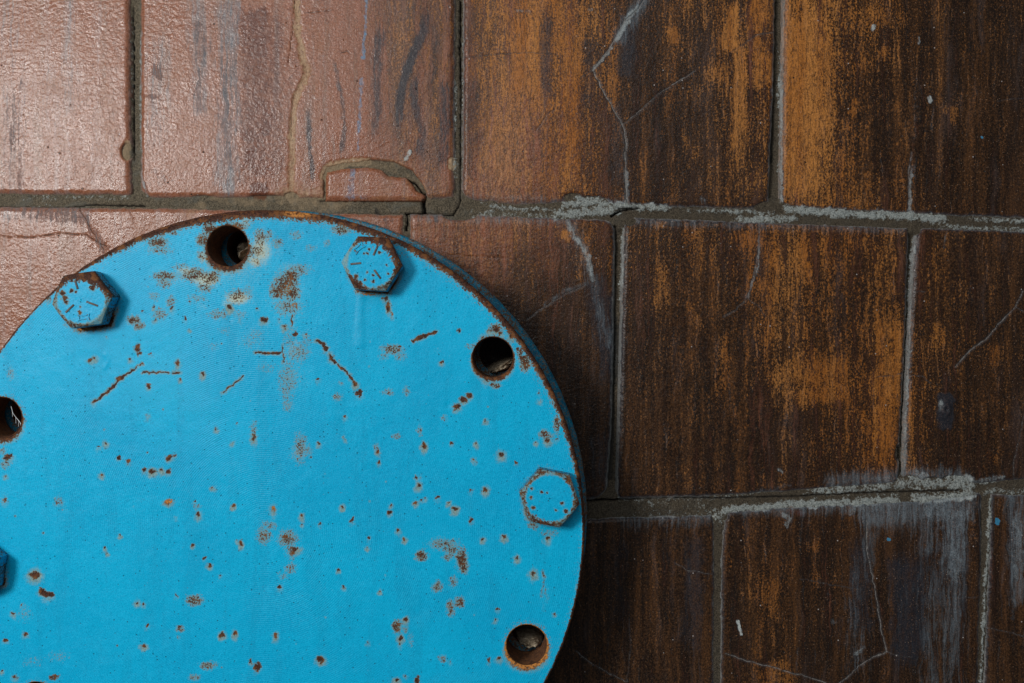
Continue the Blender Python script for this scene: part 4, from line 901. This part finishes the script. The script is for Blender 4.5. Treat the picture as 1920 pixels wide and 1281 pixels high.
def disc_with_holes(R, holes, rh, sp, fine_clip=None):
    """regular grid inside a circle with round holes, border vertices pulled onto the circles (units px, y up)"""
    def axis(lo, hi, a, b):
        out = [lo]
        while out[-1] < hi:
            v = out[-1]; out.append(v + (sp if a - 6 < v < b + 6 else max(sp, 5.0)))
        return np.array(out)
    a, b, c, d = fine_clip if fine_clip else (-1e9, 1e9, -1e9, 1e9)
    xs = axis(-R - sp * 2, R + sp * 2, a, b); ys = axis(-R - sp * 2, R + sp * 2, c, d)
    X, Y = [q.ravel() for q in np.meshgrid(xs, ys)]
    Q = grid_quads(len(xs), len(ys))[:, ::-1]
    qx, qy = X[Q].mean(1), Y[Q].mean(1)
    keep = np.hypot(qx, qy) < R
    for hx, hy in holes: keep &= np.hypot(qx - hx, qy - hy) > rh
    Q = Q[keep]
    E = np.concatenate([Q[:, [k, (k + 1) % 4]] for k in range(4)]); Es = np.sort(E, 1)
    key = Es[:, 0].astype(np.int64) * len(X) + Es[:, 1]
    u, cnt = np.unique(key, return_counts=True)
    bk = u[cnt == 1]; bv = np.unique(np.concatenate([bk // len(X), bk % len(X)]))
    bx, by = X[bv], Y[bv]
    best = np.abs(np.hypot(bx, by) - R); tx = bx / np.hypot(bx, by) * R; ty = by / np.hypot(bx, by) * R
    for hx, hy in holes:
        r = np.hypot(bx - hx, by - hy); dd = np.abs(r - rh); m = dd < best
        tx = np.where(m, hx + (bx - hx) / r * rh, tx); ty = np.where(m, hy + (by - hy) / r * rh, ty); best = np.where(m, dd, best)
    X[bv] = tx; Y[bv] = ty
    used = np.zeros(len(X), bool); used[Q.ravel()] = True
    idx = np.cumsum(used) - 1
    return X[used], Y[used], idx[Q]

def lathe(profile, n, cx=0, cy=0, a0=0.0, inward=False, wob=None):
    """profile: (radius px, depth m towards the wall); returns x, y, depth, quads"""
    th = np.linspace(0, 2 * math.pi, n, endpoint=False)
    P = len(profile); xs = []; ys = []; zs = []
    for r, z in profile:
        rr = r if wob is None else r + wob(np.degrees(th), r, z)
        xs.append(cx + rr * np.cos(th)); ys.append(cy + rr * np.sin(th)); zs.append(np.full(n, z))
    x = np.concatenate(xs); y = np.concatenate(ys); z = np.concatenate(zs)
    q = []
    i = np.arange(n); j = (i + 1) % n
    for k in range(P - 1):
        a, b = k * n + i, k * n + j; c, d = (k + 1) * n + j, (k + 1) * n + i
        q.append(np.stack([a, b, c, d] if inward else [a, d, c, b], 1))
    return x, y, z, np.concatenate(q)

FACE_Y = -GAP
R_FACE = 595.5
# --- cover plate: face
X, Y, Q = disc_with_holes(R_FACE, hole_xy, R_HOLE + 1.6, 1.9, (-CX - 6, R_OUT + 4, -(1281 - CY) - 8, R_OUT + 4))
px, py = CX + X, CY - Y
A = plate_attrs(px, py)
nf = fbm(px / 5, py / 5, 120, 3)
zz = (fbm(px / 90, py / 90, 121, 3) - .5) * .00035 + A['drip'] * .00030
rd = sstep(.45, .75, A['rust'] + (nf - .5) * .5)
zz = zz - rd * .00028 * (.5 + nf)
for dx, dy, w in ((552, 640, 7), (915, 795, 6), (840, 760, 5), (430, 600, 5)):   # small dents
    zz = zz - .0003 * np.exp(-((px - dx) ** 2 + (py - dy) ** 2) / w ** 2)
zz = np.where(np.hypot(X, Y) > R_FACE - .01, 0, zz)
V1 = np.stack([X * SF, FACE_Y - zz, Y * SF], 1)
Q1 = Q[:, ::-1]
# --- cover plate: worn rim, side and back
wobr = lambda th, r, z: (fbm(th * .9, z * 900 + 3, 130, 3) - .5) * (1.6 if z < .012 else .5)
prof = [(R_FACE, 0), (598.2, .00035), (600.0, .0012), (600.9, .0026), (601.0, .006), (600.6, .012), (600.6, .020), (600.4, TH - .001), (598, TH)]
lx, ly, lz, lq = lathe(prof, 1500, wob=lambda th, r, z: 0 if r in (R_FACE, 480) else wobr(th, r, z))
LA = plate_attrs(CX + lx, CY - ly)
side = np.repeat([p[1] for p in prof], 1500)
rr = np.repeat([p[0] for p in prof], 1500)
th = np.tile(np.linspace(0, 360, 1500, endpoint=False), len(prof))
LA['rust'] = np.where(side > .003, .30 + .55 * fbm(th / 3, side * 160, 131, 4, .6), np.maximum(LA['rust'], np.interp((th + 180) % 360 - 180, [-60, -15, 5, 20, 120, 140], [.40, .40, .52, .9, .9, .5])))
LA['halo'] = np.maximum(LA['halo'] * .5, 0); LA['speck'] = np.where(side > .003, .3, LA['speck'])
V2 = np.stack([lx * SF, FACE_Y + lz, ly * SF], 1)
parts_v = [V1, V2]; parts_q = [Q1, lq + len(V1)]; parts_a = [A, LA]
off = len(V1) + len(V2)
bore_v, bore_q, boff = [], [], 0
for hx, hy in hole_xy:
    x_, y_, z_, q_ = lathe([(R_HOLE + 1.6, 0), (R_HOLE + .5, .0002), (R_HOLE, .0007)], 160, hx, hy, inward=True)
    v_ = np.stack([x_ * SF, FACE_Y + z_, y_ * SF], 1)
    a_ = plate_attrs(CX + x_, CY - y_)
    a_['rust'] = np.maximum(a_['rust'] * .9, .35 + .35 * fbm(np.degrees(np.arctan2(y_ - hy, x_ - hx)) / 9, z_, 133))
    parts_v.append(v_); parts_q.append(q_ + off); parts_a.append(a_); off += len(v_)
    x_, y_, z_, q_ = lathe([(R_HOLE, .0007), (R_HOLE - .3, .006), (R_HOLE, .014), (R_HOLE - .2, .022), (R_HOLE, TH)], 120, hx, hy, inward=True)
    v_ = np.stack([(x_ - hx) * SF, FACE_Y + z_, (y_ - hy) * SF], 1)
    bore_q.append((hx, hy)); bore_me = (v_, q_)
X_, Y_, Q_ = disc_with_holes(598.0, hole_xy, R_HOLE, 8.0)
parts_v.append(np.stack([X_ * SF, np.full(X_.shape, FACE_Y + TH), Y_ * SF], 1)); parts_q.append(Q_ + off)
parts_a.append({k: np.full(X_.shape, .5 if k == 'rust' else 0.) for k in A})
VV = np.concatenate(parts_v); QQ = np.concatenate(parts_q); AA = {k: np.concatenate([a[k] for a in parts_a]) for k in parts_a[0]}
me = make_mesh("cover_plate", VV, QQ, AA)
plate = link("cover_plate", me, M_PLATE, flange)
me = make_mesh("hole_bore", *bore_me)
for hx, hy in bore_q: link("hole_bore", me, M_BORE, plate).location = (hx * SF, 0, hy * SF)

# --- gasket
gx, gy, gz, gq = lathe([(300, TH), (588, TH), (588, TH + .0022), (300, TH + .0022)], 360)
# cut nothing: bolt holes pass outside it, so keep it inside the hole circle
gx, gy, gz, gq = lathe([(300, TH + .0001), (494, TH + .0001), (494, TH + .0024), (300, TH + .0024)], 360)
link("gasket", make_mesh("gasket", np.stack([gx * SF, FACE_Y + gz, gy * SF], 1), gq), M_GASKET, flange)

# --- rear flange, a little off centre (up and to the right) and slightly larger
RX, RZ, RR = 11.5, 12.0, 600.5
TB_ = TH + .0026
rh_ = [(hx + 9.0, hy + 7.0) for hx, hy in hole_xy]
X, Y, Q = disc_with_holes(RR - 4, [(a - RX, b - RZ) for a, b in rh_], R_HOLE, 5.0)
def rear_attrs(x, y, s=.35):
    n = fbm(x / 26, y / 26, 140, 4, .6)
    return dict(rust=.16 + .50 * n, speck=.15 * n, halo=.15 * n, primer=np.zeros(x.shape), orange=np.zeros(x.shape), drip=np.zeros(x.shape), bare=np.full(x.shape, .5))
V1 = np.stack([(X + RX) * SF, np.full(X.shape, FACE_Y + TB_), (Y + RZ) * SF], 1)
lx, ly, lz, lq = lathe([(RR - 4, 0), (RR - 1.5, .0006), (RR, .002), (RR, .015), (RR, .027), (RR - 3, .0285)], 720, wob=lambda th, r, z: (fbm(th * .6, z * 500, 142, 3) - .5) * (0 if r in (RR - 4, 480) else 1.5))
V2 = np.stack([(lx + RX) * SF, FACE_Y + TB_ + lz, (ly + RZ) * SF], 1)
V3 = V1 + np.array([0, .0285, 0])
me = make_mesh("rear_flange", np.concatenate([V1, V2, V3]), np.concatenate([Q[:, ::-1], lq + len(V1), Q + len(V1) + len(V2)]),
               {k: np.concatenate([a, b, a]) for (k, a), b in zip(rear_attrs(X, Y).items(), rear_attrs(lx, ly + 50 * lz / .01).values())})
rear = link("rear_flange", me, M_REAR, flange)
x_, y_, z_, q_ = lathe([(R_HOLE, 0), (R_HOLE, .014), (R_HOLE, .0285)], 90, 0, 0, inward=True)
me = make_mesh("rear_hole_bore", np.stack([x_ * SF, FACE_Y + TB_ + z_, y_ * SF], 1), q_)
for hx, hy in rh_: link("hole_bore", me, M_BORE, rear).location = (hx * SF, 0, hy * SF)
# short pipe that carries the flanges out of the wall
lx, ly, lz, lq = lathe([(400, 0), (400, .004), (400, GAP - TB_ - .0285 + .004)], 240)
link("pipe", make_mesh("pipe", np.stack([(lx + RX) * SF, FACE_Y + TB_ + .0284 + lz, (ly + RZ) * SF], 1), lq,
     {k: np.broadcast_to(v, lx.shape) for k, v in dict(rust=.4, speck=.3, halo=.2, primer=0, orange=0, drip=0, bare=.3).items()}), M_REAR, flange)
# lumps of old packing and mortar seen through three holes
def packing(hx, hy, ox, oy, rx, ry, dep, ang, seed):
    n, m = 48, 24
    u = np.linspace(0, 2 * math.pi, n, endpoint=False); w = np.linspace(0.0, math.pi * .5, m)
    U, W = [q.ravel() for q in np.meshgrid(u, w)]
    ca, sa = math.cos(math.radians(ang)), math.sin(math.radians(ang))
    a = rx * np.sin(W) * np.cos(U); b = ry * np.sin(W) * np.sin(U)
    x_ = a * ca - b * sa; y_ = a * sa + b * ca
    fold = fbm(a / 26 + 3, b / 5.0 + seed, seed, 4, .6)
    z_ = dep * np.cos(W) * (0.75 + .6 * fold)
    x_ = x_ * (0.9 + .25 * fbm(U * 2, W * 3, seed + 3)); 
    q = []
    i = np.arange(n); j = (i + 1) % n
    for k in range(m - 1):
        q.append(np.stack([k * n + i, (k + 1) * n + i, (k + 1) * n + j, k * n + j], 1))
    V = np.stack([(hx + ox + x_) * SF, -.0006 - z_, (hy + oy + y_) * SF], 1)
    link("packing", make_mesh("packing", V, np.concatenate(q)), M_PACK, flange)
packing(*hole_xy[0], 12, -6, 26, 36, .040, 40, 3)
packing(*hole_xy[1], 14, -20, 38, 13, .038, 24, 7)
packing(*hole_xy[2], 7, -17, 30, 15, .044, -4, 12)

# --- hexagon bolts
AF = 98.0; HEAD = .0142; RV = AF / 2 / math.cos(math.radians(30))
def hex_r(th):
    a = (th % (math.pi / 3)) - math.pi / 6
    return AF / 2 / np.cos(a)
def bolt_mesh(rust_top, chamfer_wear, seed):
    n = 300
    th = np.linspace(0, 2 * math.pi, n, endpoint=False)
    rh = hex_r(th)
    rc = AF / 2 * .955
    rings = []
    for r in np.linspace(0.6, rc, 26): rings.append((np.full(n, r), np.full(n, HEAD)))
    for k in (.08, .3, .55, .8, .96): 
        r = rc + (rh - rc) * k; rings.append((r, HEAD - (r - rc) * SF * .62 - .00015 * k))
    r = rh; zt = HEAD - (r - rc) * SF * .62
    rings.append((rh + .15, zt - .0008))
    for f in (.75, .45, .2): rings.append((rh + .25, (zt - .0008) * f + .0006))
    rings.append((rh - .2, np.full(n, .0005)))
    rings.append((np.full(n, AF / 2 * .94), np.full(n, .0003)))
    rings.append((np.full(n, AF / 2 * .94), np.full(n, -.0004)))
    x = np.concatenate([r * np.cos(th) for r, z in rings]); y = np.concatenate([r * np.sin(th) for r, z in rings]); z = np.concatenate([zz_ for r, zz_ in rings])
    rnum = len(rings); R = np.hypot(x, y)
    i = np.arange(n); j = (i + 1) % n
    q = np.concatenate([np.stack([k * n + i, k * n + j, (k + 1) * n + j, (k + 1) * n + i], 1)[:, ::-1] for k in range(rnum - 1)])
    V = np.stack([x * SF, -z, y * SF], 1)
    V = np.concatenate([V, [[0, -HEAD, 0]]])
    # close the centre with degenerate-free triangles written as quads
    c = len(V) - 1
    cap = np.stack([i[::2], np.full(len(i[::2]), c), (i[::2] + 2) % n, (i[::2] + 1) % n], 1)
    q = np.concatenate([q, cap])
    x = np.append(x, 0); y = np.append(y, 0); z = np.append(z, HEAD); R = np.append(R, 0)
    nz = fbm(x / 9 + seed, y / 9, seed, 4, .6)
    ang = np.degrees(np.arctan2(y, x))
    top = z > HEAD - 1e-6; sidem = (z < HEAD - .0032)
    wear = np.interp(ang, [-180, -135, -90, -45, 0, 45, 90, 135, 180], chamfer_wear + chamfer_wear[:1])
    rust = np.zeros(x.shape)
    e = rc - R
    rust = np.where(top, np.clip(wear * .95 - e / (5 + 16 * nz * wear) * .5, 0, 1), wear * (.58 + .62 * nz))
    rust = np.where(sidem, .24 + .40 * nz, rust)
    dh = np.exp(-((z - (HEAD - .0035)) / .002) ** 2); rust = np.maximum(rust, dh * .5 * (.5 + nz) * (~top))
    halo = np.where(top, .8 * np.exp(-np.clip(e / 5, 0, 9) ** 2), np.where(sidem, .15, .75)) * (.6 + .6 * nz)
    speck = np.full(x.shape, 0.12)
    for sx, sy, sr in rust_top:
        g_ = np.hypot(x - sx + (fbm(x / 3, y / 3, seed + 9) - .5) * 5, y - sy + (fbm(x / 3, y / 3, seed + 12) - .5) * 5) / sr * .85
        rust = np.maximum(rust, np.where(top, np.clip(1 - g_ * .5, 0, 1), 0)); halo = np.maximum(halo, np.where(top, np.exp(-(g_ / 1.8) ** 2) * .8, 0))
    A = dict(rust=rust, speck=speck, halo=halo, primer=np.zeros(x.shape), orange=np.zeros(x.shape), drip=np.zeros(x.shape), bare=np.where(top | sidem, 0, .3) * wear)
    V[:, 1] += np.where(top & (R < rc - 4), (nz - .5) * .00012, 0)
    return make_mesh("bolt", V, q, A)
def mark_mesh(p0, p1, w, hgt):
    """small raised bar between two points, bevelled top"""
    (x0, y0), (x1, y1) = p0, p1
    L_ = math.hypot(x1 - x0, y1 - y0); ux, uy = (x1 - x0) / L_, (y1 - y0) / L_; nx_, ny_ = -uy, ux
    v = []
    for k, (ins, hh) in enumerate(((0, -.0001), (0, hgt * .6), (w * .28, hgt))):
        for s, t_ in ((ins, -1), (L_ - ins, -1), (L_ - ins, 1), (ins, 1)):
            o = (w / 2 - ins * .8) * t_
            v.append(((x0 + ux * s + nx_ * o) * SF, -HEAD - hh, (y0 + uy * s + ny_ * o) * SF))
    q = []
    for k in range(2):
        for i in range(4):
            q.append((k * 4 + i, (k + 1) * 4 + i, (k + 1) * 4 + (i + 1) % 4, k * 4 + (i + 1) % 4)[::-1])
    q.append((8, 9, 10, 11))
    return make_mesh("grade_mark", np.array(v), np.array(q), smooth=False)
def maker_mesh(c, ang):
    """raised hourglass outline"""
    pts = [(-10, 5.5), (-4, 3.6), (4, 3.6), (10, 5.5), (8.6, 0), (10, -5.5), (4, -3.6), (-4, -3.6), (-10, -5.5), (-8.6, 0)]
    ca, sa = math.cos(math.radians(ang)), math.sin(math.radians(ang))
    n = len(pts); v = []
    for f, hh in ((1.20, -.0001), (1.12, .0006), (.84, .0006), (.76, -.0001)):
        for a, b in pts:
            a, b = a * f if abs(a) > 6 else a * (.95 + .05 * f), b * (f if f > 1 else .70)
            v.append(((c[0] + a * ca - b * sa) * SF, -HEAD - hh, (c[1] + a * sa + b * ca) * SF))
    q = []
    for k in range(3):
        for i in range(n):
            q.append((k * n + i, k * n + (i + 1) % n, (k + 1) * n + (i + 1) % n, (k + 1) * n + i))
    return make_mesh("maker_mark", np.array(v), np.array(q), dict(rust=.36, speck=0, halo=.2, primer=0, orange=0, drip=0, bare=0), smooth=False)
BI = {
 127.2: dict(w=[.45, .62, .55, .25, .62, 1.05, 1.05, .72], spots=[(-17, 16, 4), (-9, 14, 3), (-30, 2, 6), (-34, 12, 5), (21, 21, 5), (-1, -13, 2.5), (-2, -24, 4), (-27, -5, 4)],
             marks=[((-11.1, 35.4), (-5.9, 19.2)), ((-28, -23.6), (-13.2, -9.6)), ((10, -3.9), (31, -11.7))], maker=((5, -32.7), 4),
             label="rusty hexagon bolt at the upper left rim of the flange"),
 67.4: dict(w=[.20, .85, .55, .55, .75, 1.0, 1.0, .55], spots=[(-4, 26, 2.5), (-13, 18, 2.5), (-7, 18, 2.5), (15, 20, 3), (-28, -24, 4), (-8, -16, 2.5), (3, -21, 2.5), (3, -33, 3), (30, -18, 2.5), (28, -4, 2), (-12, -30, 2.5), (-20, -38, 4)],
             marks=[((3.8, 14.6), (11.5, 32.2)), ((-38.4, -1.5), (-18.7, .6)), ((5.2, -12), (17, -28))], maker=((-23, 28), 40),
             label="hexagon bolt at the top rim of the flange, above the paint run"),
 7.0: dict(w=[.55, .65, .70, .45, .62, .68, .50, .55], spots=[(-33, 18, 3), (-14, 12, 3), (-5, 11, 2.5), (-34, 2, 3), (-30, -17, 3.5), (12, -21, 2.5), (30, -23, 4), (24, -9, 3.5), (-8, -44, 3.5), (8, -45, 3), (-30, -38, 2.5)],
             marks=[], maker=None, label="smooth-headed hexagon bolt at the right rim of the flange"),
 187.0: dict(w=[.7, .8, .7, .8, .8, .8, .8, .7], spots=[(10, 5, 3)], marks=[], maker=None, label="hexagon bolt cut by the left edge of the picture"),
 247.0: dict(w=[.6] * 8, spots=[], marks=[], maker=None, label=None), 307.0: dict(w=[.6] * 8, spots=[], marks=[], maker=None, label=None)}
for a, rot in BOLTS:
    inf = BI[a]
    bx, by = R_BC * math.cos(math.radians(a)), R_BC * math.sin(math.radians(a))
    if a == 67.4: bx, by = 206.2, 496.8
    if a == 127.2: bx, by = -326.1, 430.5
    rr_ = math.radians(rot)
    def loc(p): return (p[0] * math.cos(rr_) + p[1] * math.sin(rr_), -p[0] * math.sin(rr_) + p[1] * math.cos(rr_))
    me = bolt_mesh([(*loc((x_, y_)), s_ * .72) for x_, y_, s_ in inf['spots']], inf['w'], int(abs(a)) + 5)
    b = link("bolt", me, M_BOLT, flange, inf['label'])
    b.location = (bx * SF, FACE_Y, by * SF); b.rotation_euler = (0, -rr_, 0)
    for p0, p1 in inf['marks']:
        link("grade_mark", mark_mesh(loc(p0), loc(p1), 3.6, .00055), M_MARK, b)
    if inf['maker']:
        link("maker_mark", maker_mesh(loc(inf['maker'][0]), inf['maker'][1] - rot), M_BOLT, b)
    # shank through both flanges, nut end hidden behind
    x_, y_, z_, q_ = lathe([(32, 0), (32, .066)], 48)
    link("shank", make_mesh("shank", np.stack([x_ * SF, z_ , y_ * SF], 1), q_), M_BORE, b)

# --- cobweb in the hole at the left edge
def tube(p, q, r):
    p, q = np.array(p), np.array(q); d = (q - p) / np.linalg.norm(q - p)
    u = np.cross(d, (0, 1, 0)); u /= np.linalg.norm(u); w = np.cross(d, u)
    v = [c + r * (math.cos(k * 2.0944) * u + math.sin(k * 2.0944) * w) for c in (p, q) for k in range(3)]
    return v, [(k, (k + 1) % 3, 3 + (k + 1) % 3, 3 + k) for k in range(3)]
wv, wq = [], []
def th_(a, b, r):
    P = lambda c: (fx(c[0]), FACE_Y + c[2], fz(c[1]))
    v, q = tube(P(a), P(b), r); o = len(wv); wv.extend(v); wq.extend([tuple(k + o for k in f) for f in q])
main = [(15, 763, .004), (17, 776, .005), (22, 785, .006), (28, 792, .006), (34, 797, .004)]
for a, b in zip(main, main[1:]): th_(a, b, .00022)
for i, (a, L_) in enumerate(zip([(16, 771, .005), (21, 782, .006), (26, 789, .006), (31, 794, .005)], (12, 14, 13, 11))):
    th_(a, (a[0] - 4, a[1] + L_, a[2] + .003), .00018)
o0 = np.array((fx(20), FACE_Y + .005, fz(790)))
web = link("cobweb", make_mesh("cobweb", np.array(wv) - o0, np.array(wq)), M_WEB)
web.location = o0; web['label'] = "tiny white comb-shaped cobweb thread inside the bolt hole at the left edge"; web['category'] = "cobweb"

print("verts total", sum(len(o.data.vertices) for o in S.objects if o.type == 'MESH'), "tris ~", sum(len(o.data.polygons) * 2 for o in S.objects if o.type == 'MESH'))
